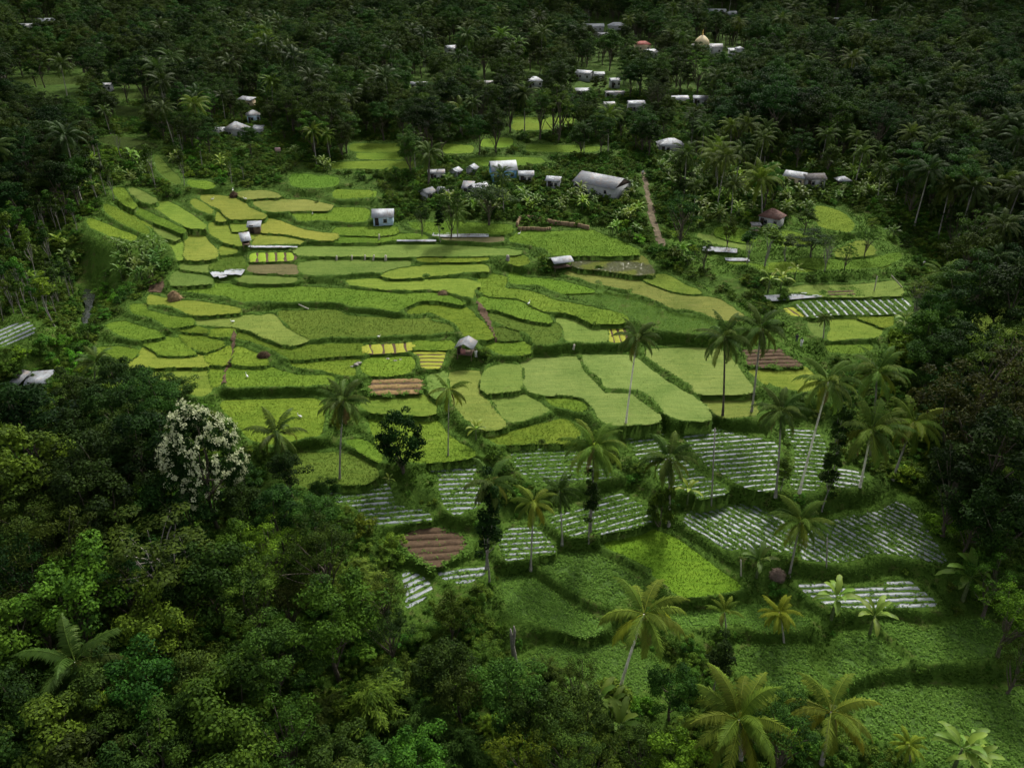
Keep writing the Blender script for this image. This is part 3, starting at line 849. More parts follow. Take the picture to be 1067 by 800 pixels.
def frond_layout(r, n=24):
    L_ = []
    for i in range(n):
        f = i / (n - 1)
        k = min(len(FROND_E) - 1, int(f ** 0.85 * len(FROND_E)))
        L_.append((k, int(r.integers(0, 2)), i * 2.3999 + r.normal() * 0.18))
    return L_
def palm_crown_mb(r, n=24):
    mb = MB()
    for k, j, az in frond_layout(r, n):
        f = FR[k][j]; V = np.vstack(f.v); c, s = cos(az), sin(az)
        Vr = np.stack([V[:, 0] * c - V[:, 1] * s, V[:, 0] * s + V[:, 1] * c, V[:, 2]], 1)
        mb.add(Vr, np.vstack(f.q), np.vstack(f.t), tint=np.concatenate(f.tint))
    return mb
PALM_CROWN = []
for i in range(4):
    mb = palm_crown_mb(np.random.default_rng(320 + i), 22 + i)
    PALM_CROWN.append((mb.mesh('palm_crown', M['palm']), mb))
def palm_trunk_mb(H, lx, ly, rad=0.17, mat=0):
    t = np.linspace(0, 1, 16)
    P = np.stack([lx * t ** 1.25, ly * t ** 1.25, H * t - 0.4 * (1 - t)], 1)
    rr = rad * (1.0 - 0.38 * t) + 0.16 * np.exp(-t * 16)
    rr = rr * (1 + 0.05 * np.cos(np.arange(16) * pi))
    return MB().tube(P, rr, 8, mat=mat)
def palm_bark_mat():
    m, nt = newmat('palm_bark')
    tc = N(nt, 'ShaderNodeTexCoord'); w = N(nt, 'ShaderNodeTexWave', wave_type='BANDS', bands_direction='Z')
    w.inputs['Scale'].default_value = 1.6; w.inputs['Distortion'].default_value = 2.0; L(nt, tc.outputs['Object'], w.inputs['Vector'])
    n = noise(nt, 1.2, 5, 0.65)
    c = ramp(nt, n, [(0.3, (0.20, 0.18, 0.15)), (0.6, (0.46, 0.43, 0.38))])
    c = mixc(nt, math_(nt, 'MULTIPLY', w.outputs['Fac'], 0.35), c, (0.10, 0.085, 0.065))
    oi = N(nt, 'ShaderNodeObjectInfo'); c = mixc(nt, 1.0, c, oi.outputs['Color'], 'MULTIPLY')
    out(nt, pbsdf(nt, c, 0.85, 0.2, bump(nt, w.outputs['Fac'], 0.5, 0.05))); return m
M['palm_bark'] = palm_bark_mat()
PALM_PROTO = []
for i in range(4):
    H = 10.0 + i
    tb = palm_trunk_mb(H, [0.4, -0.8, 1.2, -0.2][i], [0.3, 0.5, -0.4, -0.7][i])
    p = Proto(); p.trunk = tb.mesh('palm_trunk', M['palm_bark'], True); p.crown = PALM_CROWN[i][0]
    top = np.vstack(tb.v)[-1]
    p.top = top; p.R = 4.2; p.zc = H - 0.3; p.H = H + 2.5
    p.merged = None; p.leaf, p.bark, p.tb = 'palm', 'palm_bark', tb
    m = MB(); src = PALM_CROWN[i][1]
    m.add(np.vstack(src.v) + top, np.vstack(src.q), np.vstack(src.t), tint=np.concatenate(src.tint)); p.mb = m
    PALM_PROTO.append(p)
PT['palm'] = PALM_PROTO

# --- banana
def banana_leaf_mb(r, elev, length=2.4, width=0.62):
    t = np.linspace(0, 1, 10)
    ang = elev - 1.25 * t ** 1.4
    ds = length / 9
    x = np.concatenate([[0], np.cumsum(np.cos((ang[:-1] + ang[1:]) / 2) * ds)]) + 0.08
    z = np.concatenate([[0], np.cumsum(np.sin((ang[:-1] + ang[1:]) / 2) * ds)])
    w = width * 0.5 * np.sin(np.clip((t - 0.12) / 0.88, 0, 1) * pi) ** 0.5
    w[0] = w[1] = 0.035; w[-1] = 0.02
    jag = 1 - 0.25 * (r.uniform(0, 1, 10) > 0.6)
    mid = np.stack([x, 0 * x, z], 1)
    l = mid + np.stack([0 * x, w * jag, 0.35 * w], 1); q = mid + np.stack([0 * x, -w * jag[::-1], 0.35 * w], 1)
    V = np.stack([l, mid, q], 1).reshape(-1, 3); Q = []
    for i in range(9):
        a = i * 3; Q += [[a, a + 1, a + 4, a + 3], [a + 1, a + 2, a + 5, a + 4]]
    return MB().add(V, Q, tint=np.clip(np.repeat(0.35 + 0.35 * t, 3) + r.normal(size=30) * 0.1, 0, 1))
_r = np.random.default_rng(401)
BL = [banana_leaf_mb(_r, R_(e), 2.1 + 0.15 * (i % 3)) for i, e in enumerate([82, 70, 58, 46, 34, 20, 4])]
BL_MESH = [b.mesh('banana_leaf', M['banana']) for b in BL]
def banana_layout(r, n=9):
    return [(min(6, int(i / n * 7)), i * 2.4 + r.normal() * 0.25) for i in range(n)]
PT['banana'] = []
for i in range(3):
    r = np.random.default_rng(410 + i); mb = MB(); tb = MB()
    stems = [(0, 0, 2.1 + 0.3 * i)] + [(r.normal() * 0.9, r.normal() * 0.9, r.uniform(1.0, 2.0)) for _ in range(2)]
    for sx, sy, h in stems:
        tb.tube([[sx, sy, -0.2], [sx, sy, h * 0.5], [sx + 0.05, sy, h]], [0.14, 0.11, 0.07], 6)
        for k, az in banana_layout(r, 8):
            V = np.vstack(BL[k].v) * (0.55 + 0.2 * h); c, s = cos(az), sin(az)
            mb.add(np.stack([V[:, 0] * c - V[:, 1] * s + sx, V[:, 0] * s + V[:, 1] * c + sy, V[:, 2] + h], 1), np.vstack(BL[k].q), tint=np.concatenate(BL[k].tint))
    p = Proto(); p.crown = mb.mesh('banana_foliage', M['banana']); p.trunk = tb.mesh('banana_stem', M['stem'], True)
    p.R = 2.2; p.zc = 2.6; p.H = 4.5; p.merged = None; p.leaf, p.bark, p.mb, p.tb = 'banana', 'stem', mb, tb
    PT['banana'].append(p)

# white-flowering tree
def make_blossom():
    r = np.random.default_rng(77)
    R, Hc, Hb = 5.0, 11.0, 5.5
    zc = Hb + Hc * 0.36
    C = crown_points(r, R, Hc, 95, 1.1, 0.8, 0.55, 0.10, 0.12) + np.array([0, 0, zc])
    mb = MB(); add_crown(mb, r, C, 1.15, 85, 0.42, 0.55)
    bb = MB()
    D = C - np.array([0, 0, zc])
    for c, d in zip(C, D):
        if np.linalg.norm(d / np.array([R, R, Hc / 2])) < 0.62: continue
        for k in range(5):
            dd = unit(unit(d) + 0.9 * rand_dirs(r, 1)[0] + np.array([0, 0, 0.25]))
            q = c + dd * r.uniform(1.0, 1.5)
            n = 14
            leaves(bb, q + r.normal(size=(n, 3)) * np.array([.2, .2, .13]), unit(dd + 0.6 * rand_dirs(r, n)), 0.26, r, 0.8)
    tb = trunk_mesh(r, Hb + 2, C[r.permutation(len(C))[:18]], 0.34, M['bark'])
    return mb.mesh('tree_crown', M['leaf']), bb.mesh('blossom', M['blossom']), tb.mesh('tree_trunk', M['bark'], True), R, zc
# ------------------------------------------------------------------ the ground sheet
def paths_mask(x, y):
    m = np.zeros(np.shape(x), bool)
    for w in PATHW: m |= inside(x, y, w)
    return m
GRASS_PX = [  # mown / grazed open slopes (pixel outlines on the ground)
 'H410,480 450,520 560,600 640,640 720,690 800,740 900,800 N60,310 160,400 230,470 320,540 290,600 210,580 110,500 I980,330 900,260 H760,720 600,640 480,560 400,510',
 'Z690,235 735,238 780,240 830,222 905,222 945,262 960,285 930,300 780,295 720,280 700,262',
 'H560,330 N700,20 680,120 400,110 100,110 H800,560 640,500 560,440',
 'M0,540 100,540 200,560 330,600 450,640 560,640 700,600 900,540 1040,480 1067,520 Q420,-100 560,0 700,180 850,280 1000,500 900,500 650,300 M1000,560 800,640 560,690 400,660 200,560 0,590',
 'Z118,232 150,232 175,262 150,300 120,330 90,350 60,380 40,390 70,350 92,318 100,290 104,262',
]
def gmask(x, y):
    m = np.zeros(np.shape(x))
    for s in GRASS_PX:
        P = np.array([ground(a, b)[:2] for a, b in parse(s)])
        m = np.maximum(m, inside(x, y, P).astype(float))
    return m
fine = (np.abs(GX) < 150) & (GY > 44) & (GY < 335)
gm = np.zeros(GX.shape); gm[fine] = gmask(GX[fine], GY[fine])
gm = np.maximum(gm, 0.55 * np.exp(-near / 1.5))
def sheet(name, mat, Z, sel=None, tint=None):
    ny, nx = Z.shape
    idx = np.arange(ny * nx).reshape(ny, nx)
    Q = np.stack([idx[:-1, :-1], idx[:-1, 1:], idx[1:, 1:], idx[1:, :-1]], -1)
    if sel is not None: Q = Q[sel[:-1, :-1]]
    Q = Q.reshape(-1, 4)
    V = np.stack([GX, GY, Z], -1).reshape(-1, 3)
    tv = np.full(len(V), 0.5) if tint is None else tint.reshape(-1)
    if sel is not None:
        u, inv = np.unique(Q, return_inverse=True); V = V[u]; Q = inv.reshape(-1, 4); tv = tv[u]
    return MB().add(V, Q, tint=tv).obj(name, mat, None, True)
PATHS = {
 'lane': 'Z667,180 671.5,180 675,192 676.5,205 681,220 685,235 688,246 695,256 687,257 681,246 678,236 674,220 672,206 670,192',
 'left': 'B862,245 878,245 873,330 852,400 835,530 800,540 815,470 838,390 855,325',
 'mid': 'G300,75 328,75 370,180 400,260 428,350 412,355 385,260 345,190 300,120',
 'gap': 'A400,560 470,580 480,640 460,670 395,665 392,600',
}
PATHW = []
for k, s in PATHS.items():
    PATHW.append(np.array([gpt(a, b)[:2] for a, b in parse(s)]))
pm = np.zeros(GX.shape, bool); pm[fine] = paths_mask(GX[fine], GY[fine])
tag(sheet('ground', M['ground'], TZ, None, np.clip(gm, 0, 1)), kind='structure')
for i, w in enumerate(PATHW):
    s = np.zeros(GX.shape, bool); s[fine] = inside(GX[fine], GY[fine], w)
    if s.any():
        tag(sheet('dirt_path', M['lane'] if i == 0 else M['soil'], TZ + (0.06 if i == 0 else 0.16), s), kind='structure')
# stream
sp = np.array(STREAM); mb = MB(); V = []; Q = []
tt = np.linspace(0, 1, 60); cum = np.concatenate([[0], np.cumsum(np.linalg.norm(np.diff(sp, axis=0), axis=1))]); cum /= cum[-1]
cx = np.interp(tt, cum, sp[:, 0]); cy = np.interp(tt, cum, sp[:, 1])
dx, dy = np.gradient(cx), np.gradient(cy); nl = np.hypot(dx, dy); nxv, nyv = -dy / nl, dx / nl
for i in range(60):
    zz = float(base_z(cx[i], cy[i])) + 0.75; w = 1.0 + 0.35 * sin(i * 0.9)
    V += [[cx[i] - nxv[i] * w, cy[i] - nyv[i] * w, zz], [cx[i] + nxv[i] * w, cy[i] + nyv[i] * w, zz]]
    if i: Q.append([2 * i - 2, 2 * i - 1, 2 * i + 1, 2 * i])
tag(MB().add(V, Q).obj('stream_water', M['water']), kind='structure')

# ------------------------------------------------------------------ fields
FC = {'y': (0.138, 0.192, 0.026), 'Y': (0.170, 0.208, 0.034), 'g': (0.115, 0.180, 0.018), 'b': (0.102, 0.172, 0.018), 'B': (0.094, 0.170, 0.016),
      'o': (0.128, 0.182, 0.036), 'O': (0.150, 0.202, 0.048), 't': (0.180, 0.200, 0.045), 'd': (0.075, 0.120, 0.016), 'w': (0.105, 0.120, 0.018), 'e': (0.038, 0.066, 0.010),
      's': (0.155, 0.130, 0.060), 'v': (0.060, 0.125, 0.014), 'V': (0.055, 0.110, 0.014), 'R': (0.112, 0.190, 0.014)}
BLADE = {'y': .28, 'Y': .24, 'g': .32, 'b': .42, 'B': .45, 'o': .22, 'O': .15, 't': .2, 'd': .38, 'e': .3, 'w': .16, 's': .12, 'v': .3, 'V': .25, 'R': .38}
def tess(W):
    from mathutils.geometry import tessellate_polygon
    return tessellate_polygon([[Vector((a, b, 0)) for a, b in W]])
def scatter_in(W, dens, r):
    lo, hi = W.min(0), W.max(0)
    n = int((hi - lo).prod() * dens)
    n = min(n, 60000)
    P = lo + (hi - lo) * r.uniform(0, 1, (n, 2))
    return P[inside(P[:, 0], P[:, 1], W)]
def tufts(mb, P3, h, r, mat=0, blades=3, wid=0.10, spread=0.16, tint=None, flow=None):
    n = len(P3)
    for b in range(blades):
        a = r.uniform(0, 2 * pi, n); tl = r.uniform(0.1, 1.0, n) * spread * 2
        hh = h * r.uniform(0.6, 1.25, n)
        c, s = np.cos(a), np.sin(a)
        o = np.stack([c, s, 0 * a], 1); q = np.stack([-s, c, 0 * a], 1)
        p0 = P3 + q * wid * 0.5; p1 = P3 - q * wid * 0.5; p2 = P3 + o * tl[:, None] + np.array([0, 0, 1.0]) * hh[:, None]
        if flow is not None: p2[:, :2] += flow
        V = np.stack([p0, p1, p2], 1).reshape(-1, 3)
        t = np.clip((r.uniform(0.15, 0.85, n) if tint is None else tint + r.normal(size=n) * 0.15), 0, 1)
        mb.add(V, None, np.arange(3 * n).reshape(n, 3), mat=mat, tint=np.repeat(t, 3))
def leafy(mb, P3, size, r, mat=0, nl=5, spread=0.25, h=0.25):
    n = len(P3); ct = np.clip(0.5 + 0.2 * r.normal(size=n), 0, 1)
    for k in range(nl):
        off = r.normal(size=(n, 3)) * np.array([spread, spread, 0]); off[:, 2] = r.uniform(0.03, h, n)
        nn = unit(np.stack([off[:, 0] * 2, off[:, 1] * 2, np.full(n, 1.3)], 1) + 0.3 * rand_dirs(r, n))
        leaves(mb, P3 + off, nn, size, r, 0.75, np.clip(ct + 0.15 * r.normal(size=n), 0, 1), mat)
r = np.random.default_rng(900)
for f in F:
    if f['kind'] == 'plot': continue
    W, h, k = f['w'], f['h'], f['kind']
    mb = MB()
    V = np.column_stack([W, fz(f, W[:, 1])])
    T = np.array(tess(W))
    if len(T):
        a = V[T[:, 1]] - V[T[:, 0]]; b = V[T[:, 2]] - V[T[:, 0]]
        T = np.where((a[:, 0] * b[:, 1] - a[:, 1] * b[:, 0])[:, None] < 0, T[:, ::-1], T)
    mb.add(V, None, T, tint=0.5)
    dist = W.mean(0)[1]
    P = scatter_in(W, (11.0 if dist < 130 else 8.0 if dist < 220 else 1.2) if k in 'bBRdgw' else 2.0, r)
    if k in 'vV':
        P = scatter_in(W, 11.0, r); q = vnoise(P[:, 0], P[:, 1], 1.1, 5) > -0.6; P = P[q]
        if k == 'V': P = P[(((P[:, 0] * 0.35 + P[:, 1] * 0.94 + 0.12 * vnoise(P[:, 0], P[:, 1], 2.0, 3)) / 0.95) % 1.0) > 0.26]
        P3 = np.column_stack([P, fz(f, P[:, 1])])
        leafy(mb, P3, 0.27 if k == 'V' else 0.22, r, 1, 6, 0.22, 0.26 if k == 'V' else 0.2)
        mats = [M['veg_sheet'], M['crop']]
    else:
        P3 = np.column_stack([P, fz(f, P[:, 1])])
        tufts(mb, P3, BLADE[k] * .42, r, 1 if k != 'w' else 0, 3, 0.07, 0.14, 0.5)
        mats = [M['paddy_wet']] if k == 'w' else [M['rice_sheet'], M['rice']]
    o = mb.obj('vegetable_field' if k in 'vV' else 'rice_field', mats)
    jit = 1 + 0.09 * r.normal(); jr = 1 + 0.06 * r.normal()
    c = FC[k]; o.color = (c[0] * jit * jr, c[1] * jit, c[2] * jit, 1) if k not in 'vV' else (jit, jit, jit, 1)
    tag(o, kind='structure')

# ------------------------------------------------------------------ row plots
def rows(W, d, spacing, r, gap=0.0):
    d = d / np.linalg.norm(d); n = np.array([-d[1], d[0]])
    s = W @ n; u = W @ d; res = []
    off = s.min() + spacing * 0.5
    while off < s.max() - spacing * 0.25:
        hits = []
        m = len(W)
        for i in range(m):
            a, b = s[i] - off, s[(i + 1) % m] - off
            if (a > 0) != (b > 0): hits.append(u[i] + (u[(i + 1) % m] - u[i]) * a / (a - b))
        hits.sort()
        for a, b in zip(hits[0::2], hits[1::2]):
            a += 0.15; b -= 0.15
            if b - a > 0.8: res.append((off, a, b))
        off += spacing
    return d, n, res
def strip_mesh(d, n, off, a, b, z, w, h, r, wob=0.05, seg=1.2):
    k = max(2, int((b - a) / seg) + 1); u = np.linspace(a, b, k)
    base = u[:, None] * d + (off + r.normal(size=k) * wob)[:, None] * n
    mb = MB(); prof = [(-0.5, 0.0), (-0.36, 0.85), (0.0, 1.0), (0.36, 0.85), (0.5, 0.0)]
    ww = w * (1 + 0.12 * r.normal(size=k)); hh = h * (1 + 0.15 * r.normal(size=k)); hh[0] = hh[-1] = 0.02
    z = fz(z, base[:, 1])
    V = np.stack([np.column_stack([base + (p * ww)[:, None] * n, z + q * hh]) for p, q in prof], 1).reshape(-1, 3); Q = []
    for i in range(k - 1):
        for j in range(4): Q.append([i * 5 + j, (i + 1) * 5 + j, (i + 1) * 5 + j + 1, i * 5 + j + 1])
    return mb.add(V, Q), base
PLOT_INFO = {  # part name, spacing, strip width, height, strip material, soil colour, crop amount
 'v1': ('mulch_strip', 1.19, 0.62, .2, 'mulch', 1.0), 'v2': ('mulch_strip', 1.06, 0.42, .2, 'mulch', 2.0), 'v3': ('mulch_strip', 1.19, .48, .2, 'mulch', 1.9),
 'v4': ('mulch_strip', 1.06, .55, .2, 'mulch', 1.1), 'v5': ('mulch_strip', 1.14, .5, .2, 'mulch', 1.5), 'v6': ('mulch_strip', 1.19, .58, .2, 'mulch', 1.2),
 'v7': ('mulch_strip', 1.19, .5, .2, 'mulch', 1.6), 'v8': ('mulch_strip', 1.14, .7, .2, 'mulch', 0.6), 'v9': ('mulch_strip', 0.98, .68, .2, 'mulch', 1.2),
 'v10': ('mulch_strip', 0.98, .68, .2, 'mulch', 1.2), 'v11': ('mulch_strip', 1.05, .74, .2, 'mulch', 0.35), 'v12': ('mulch_strip', 1.19, .6, .2, 'mulch', 1.2),
 'v13': ('mulch_strip', 1.10, .78, .2, 'mulch', .4), 'v14': ('mulch_strip', 1.10, .7, .2, 'mulch', .5), 'v15': ('mulch_strip', 1.6, .9, .2, 'mulch', .3),
 'v16': ('mulch_strip', 1.6, .6, .2, 'mulch', 1.0),
 's1': ('ridge', 1.4, 1.15, .22, 'soil', 0), 's2': ('seedling_bed', 1.9, 1.3, .15, 'soil_dry', 0), 's3': ('ridge', 1.35, 1.1, .2, 'soil', 0), 's4': ('ridge', 1.3, 1.05, .2, 'soil', 0),
 'y1': ('seedling_bed', 2.1, 1.75, .12, 'seedling', 0), 'y2': ('seedling_bed', 1.35, 1.05, .12, 'seedling', 0), 'y3': ('seedling_bed', 2.0, 1.5, .12, 'seedling', 0),
 'y4': ('seedling_bed', 1.3, .95, .12, 'seedling', 0), 'y5': ('seedling_bed', 1.6, 1.3, .12, 'seedling', 0)}
PLOT_LABEL = {
 'v1': ('plastic mulched vegetable plot in front of the tall thin palm and dark round tree', 'vegetable plot'),
 'v2': ('green overgrown mulched vegetable plot behind the bushy palm with yellow lower fronds', 'vegetable plot'),
 'v3': ('dense green mulched vegetable plot sloping behind the two slim palms and ivy column', 'vegetable plot'),
 'v4': ('small mulched plot with three broad white strips at the slim palm foot', 'vegetable plot'),
 'v5': ('triangular mulched vegetable plot below the palm with a white leaning trunk', 'vegetable plot'),
 'v6': ('neat mulched vegetable plot with straight white rows around a bare pale pole', 'vegetable plot'),
 'v7': ('mulched vegetable plot crossed by the long leaning white palm trunk', 'vegetable plot'),
 'v8': ('small grey mulched plot between the ivy column and the cluster of four palms', 'vegetable plot'),
 'v9': ('large white striped vegetable plot above the bright grassy terrace with slanting rows', 'vegetable plot'),
 'v10': ('widest white striped vegetable plot with slanting rows beside the dark ravine wood', 'vegetable plot'),
 'v11': ('small low mulched plot with five white rows behind two banana plants', 'vegetable plot'),
 'v12': ('mulched plot with broken white rows above the reddish brown soil plot', 'vegetable plot'),
 'v13': ('scrap of mulched plot with few short white strips below the brown soil plot', 'vegetable plot'),
 'v14': ('narrow mulched plot at the ivy column foot beside the brown soil plot', 'vegetable plot'),
 'v15': ('grey mulched plot between slender pale trunks beyond the stream', 'vegetable plot'),
 'v16': ('withered brown and grey striped plot below the pale blue plastic sheet', 'vegetable plot'),
 's1': ('reddish brown bare soil plot with low ridges between mulched vegetable plots', 'soil plot'),
 's2': ('brown plot with three pale dry beds below the stone edged pool', 'soil plot'),
 's3': ('reddish bare soil plot with ridges behind the two tallest palms', 'soil plot'),
 's4': ('small dark bare soil patch on the pale terrace beside a leaning pole', 'soil plot'),
 'y1': ('brown plot with four bright yellow seedling beds side by side', 'seedling plot'),
 'y2': ('yellow green seedling plot with long thin beds beside the open hut', 'seedling plot'),
 'y3': ('brown plot with bright green seedling squares on the highest terraces', 'seedling plot'),
 'y4': ('brown plot with three short yellow seedling beds behind a palm crown', 'seedling plot'),
 'y5': ('small yellow seedling plot edged with brown earth beside the pale plastic sheet', 'seedling plot')}
for f in F:
    if f['kind'] != 'plot': continue
    pid = f['pid']; part, spc, wid, hgt, mt, crop = PLOT_INFO[pid]
    W, h = f['w'], f['h']; c = W.mean(0)
    d2 = parse(PLOTS[pid][1]); a = on_plane(*d2[0], h)[:2]; b = on_plane(*d2[1], h)[:2]
    lab, cat = PLOT_LABEL[pid]
    h = float(fz(f, c[1])); root = empty({'vegetable plot': 'vegetable_plot', 'soil plot': 'soil_plot', 'seedling plot': 'seedling_plot'}[cat], (c[0], c[1], h))
    tag(root, lab, cat, {'v': 'plastic mulched vegetable plots', 's': 'bare soil plots', 'y': 'rice seedling plots'}[pid[0]])
    off3 = np.array([c[0], c[1], h])
    V = np.column_stack([W, fz(f, W[:, 1])]); T = np.array(tess(W))
    aa = V[T[:, 1]] - V[T[:, 0]]; bb = V[T[:, 2]] - V[T[:, 0]]
    T = np.where((aa[:, 0] * bb[:, 1] - aa[:, 1] * bb[:, 0])[:, None] < 0, T[:, ::-1], T)
    so = MB().add(V - off3, None, T).obj('soil', M['soil'] if pid[0] != 'v' else M['plot_soil'] if 'plot_soil' in M else M['ground'], root)
    d, n, res = rows(W, b - a, spc, r)
    cb = MB(); nstr = 0
    for (o_, u0, u1) in res:
        if nstr >= 95: break
        cuts = [(u0, u1)]
        if pid[0] == 'v' and (u1 - u0) > 9 and r.uniform() < 0.12:
            m_ = r.uniform(u0 + 3, u1 - 3); cuts = [(u0, m_ - 0.5), (m_ + r.uniform(0.3, 1.5), u1)]
        if pid == 'y3': cuts = [(u0, u1)] if o_ > 0.0 or True else []
        for (p, q) in cuts:
            if q - p < 0.8: continue
            sb, base = strip_mesh(d, n, o_, p, q, f, wid * 0.82 if pid[0] == 'v' else wid, 0.09 if pid[0] == 'v' else hgt, r)
            sb.v[0] = sb.v[0] - off3
            s_ = sb.obj(part, M[mt], root, True); nstr += 1
            if pid == 'y3': s_.color = (0.75, 1.05, 0.7, 1)
            if pid == 's2': s_.color = (1.0, 0.95, 0.7, 1)
            if pid == 'v16': s_.color = (1, 1, 1, 1)
            if crop:
                k = int((q - p) * 9.0 * crop); uu = r.uniform(p, q, k)
                P = uu[:, None] * d + (o_ + spc * 0.5 * r.choice([-1, 1], k) * r.uniform(0.0, 1.1, k) ** 0.6 + r.normal(size=k) * 0.1)[:, None] * n
                keep = inside(P[:, 0], P[:, 1], W) & (vnoise(P[:, 0], P[:, 1], 2.2, 8.0) + 0.5 * r.normal(size=k) > -0.5); P = P[keep]
                leafy(cb, np.column_stack([P, fz(f, P[:, 1]) + 0.02]) - off3, 0.26, r, 0, 4, 0.15, 0.28)
    if pid[0] == 's':
        for q in range(220):
            e = W[int(r.integers(0, len(W)))] + r.normal(size=2) * 0.35
            leafy(cb, np.array([[e[0], e[1], fz(f, e[1]) + 0.02]]) - off3, 0.3, r, 0, 4, 0.18, 0.25)
        P = scatter_in(W, 0.9, r)
        leafy(cb, np.column_stack([P, fz(f, P[:, 1]) + 0.1]) - off3, 0.22, r, 0, 3, 0.12, 0.2)
    if cb.n: tag(cb.obj('crop_foliage', M['crop'], root), kind='stuff')

# ------------------------------------------------------------------ shaggy grass on the banks (nobody could count it)
bank_sel = (near < 4.5) & (ind < 0.22) & ~pm & fine
# cell areas
ax = np.gradient(xs); ay = np.gradient(ys)
area = (ay[:, None] * ax[None, :])
J, I_ = np.nonzero(bank_sel)
nn_ = near[J, I_]
dens = np.where(nn_ < 1.6, 8.0, 5.0) * np.clip(170 / GY[J, I_], 0.35, 1.3)
gy_, gx_ = np.gradient(TZ, ys, xs)
slope = np.clip(np.hypot(gx_, gy_), 0, 4)[J, I_]
cnt = r.poisson(area[J, I_] * dens * np.sqrt(1 + (1.6 * slope) ** 2))
J = np.repeat(J, cnt); I_ = np.repeat(I_, cnt)
X = xs[I_] + (r.uniform(-.5, .5, len(J))) * ax[I_]; Y = ys[J] + r.uniform(-.5, .5, len(J)) * ay[J]
px = project(np.column_stack([X, Y, 0 * X]))
ok = (px[:, 0] > -60) & (px[:, 0] < 1130)
ok &= vnoise(X, Y, 2.4, 21.0) > -0.62
X, Y = X[ok], Y[ok]
Z = tzv(X, Y)
mb = MB()
hh = np.clip(0.24 + 0.16 * vnoise(X, Y, 3.0, 9.0) + 0.05 * r.normal(size=len(X)), 0.08, 0.6) * np.where(nearv(X, Y) < 0.9, 0.6, 1.0)
tn = np.clip(0.42 + 0.30 * vnoise(X, Y, 5.0, 6.0), 0.05, 0.95)
GXx = (tzv(X + .25, Y) - tzv(X - .25, Y)) / .5; GYy = (tzv(X, Y + .25) - tzv(X, Y - .25)) / .5
sl = np.clip(np.hypot(GXx, GYy), 0, 2)
tufts(mb, np.column_stack([X, Y, Z - 0.03]), hh / (1 + sl), r, 0, 4, 0.14, 0.2, tn, np.column_stack([-GXx, -GYy]) * 0.04)
gsel = (gm > 0.9) & (near >= 0.3) & fine
J, I_ = np.nonzero(gsel); cnt = r.poisson(area[J, I_] * 4.0); J = np.repeat(J, cnt); I_ = np.repeat(I_, cnt)
X2 = xs[I_] + r.uniform(-.5, .5, len(J)) * ax[I_]; Y2 = ys[J] + r.uniform(-.5, .5, len(J)) * ay[J]
tufts(mb, np.column_stack([X2, Y2, tzv(X2, Y2) - .03]), np.clip(0.2 + 0.16 * vnoise(X2, Y2, 4.0, 2.0), .06, .5), r, 0, 4, 0.14, 0.22, np.clip(0.6 + 0.3 * vnoise(X2, Y2, 6.0, 3.0), .1, 1))
tag(mb.obj('bank_grass', M['grass']), kind='stuff')
NGRASS = len(X)
# ------------------------------------------------------------------ buildings and small things
CLEAR = []   # (x0, y0, x1, y1, distance) photo rectangles that must stay open in front of a thing
def clear(px, py, w, h, dist):
    CLEAR.append((px - w * .38, py - h, px + w * .38, py - h * .72, dist))

def gable_roof(w, d, pitch, over=0.35, th=0.08, rise0=0.0):
    """ridge along x"""
    hw, hd = w / 2 + over, d / 2 + over; rz = hd * pitch
    V = []; 
    for x in (-hw, hw):
        V += [[x, -hd, rise0 - over * pitch * 0], [x, 0, rise0 + rz], [x, hd, rise0]]
        V += [[x, -hd, rise0 - th], [x, 0, rise0 + rz - th], [x, hd, rise0 - th]]
    Q = [[0, 6, 7, 1], [1, 7, 8, 2], [3, 4, 10, 9], [4, 5, 11, 10], [0, 3, 9, 6], [2, 8, 11, 5], [0, 1, 4, 3], [1, 2, 5, 4], [6, 9, 10, 7], [7, 10, 11, 8]]
    return MB().add(V, Q)
def hip_roof(w, d, pitch, over=0.4, th=0.08):
    hw, hd = w / 2 + over, d / 2 + over; rz = hd * pitch; rl = max(0.2, hw - hd)
    V = [[-hw, -hd, 0], [hw, -hd, 0], [hw, hd, 0], [-hw, hd, 0], [-rl, 0, rz], [rl, 0, rz]]
    V += [[a, b, c - th] for a, b, c in V[:4]]
    return MB().add(V, [[0, 1, 5, 4], [2, 3, 4, 5], [9, 8, 7, 6], [0, 6, 7, 1], [1, 7, 8, 2], [2, 8, 9, 3], [3, 9, 6, 0]], [[1, 2, 5], [3, 0, 4]])
def shed_roof(w, d, pitch, over=0.3, th=0.07):
    hw, hd = w / 2 + over, d / 2 + over; rz = hd * pitch
    V = [[-hw, -hd, -rz], [hw, -hd, -rz], [hw, hd, rz], [-hw, hd, rz]]
    V += [[a, b, c - th] for a, b, c in V]
    return MB().add(V, [[0, 1, 2, 3], [7, 6, 5, 4], [0, 4, 5, 1], [1, 5, 6, 2], [2, 6, 7, 3], [3, 7, 4, 0]])

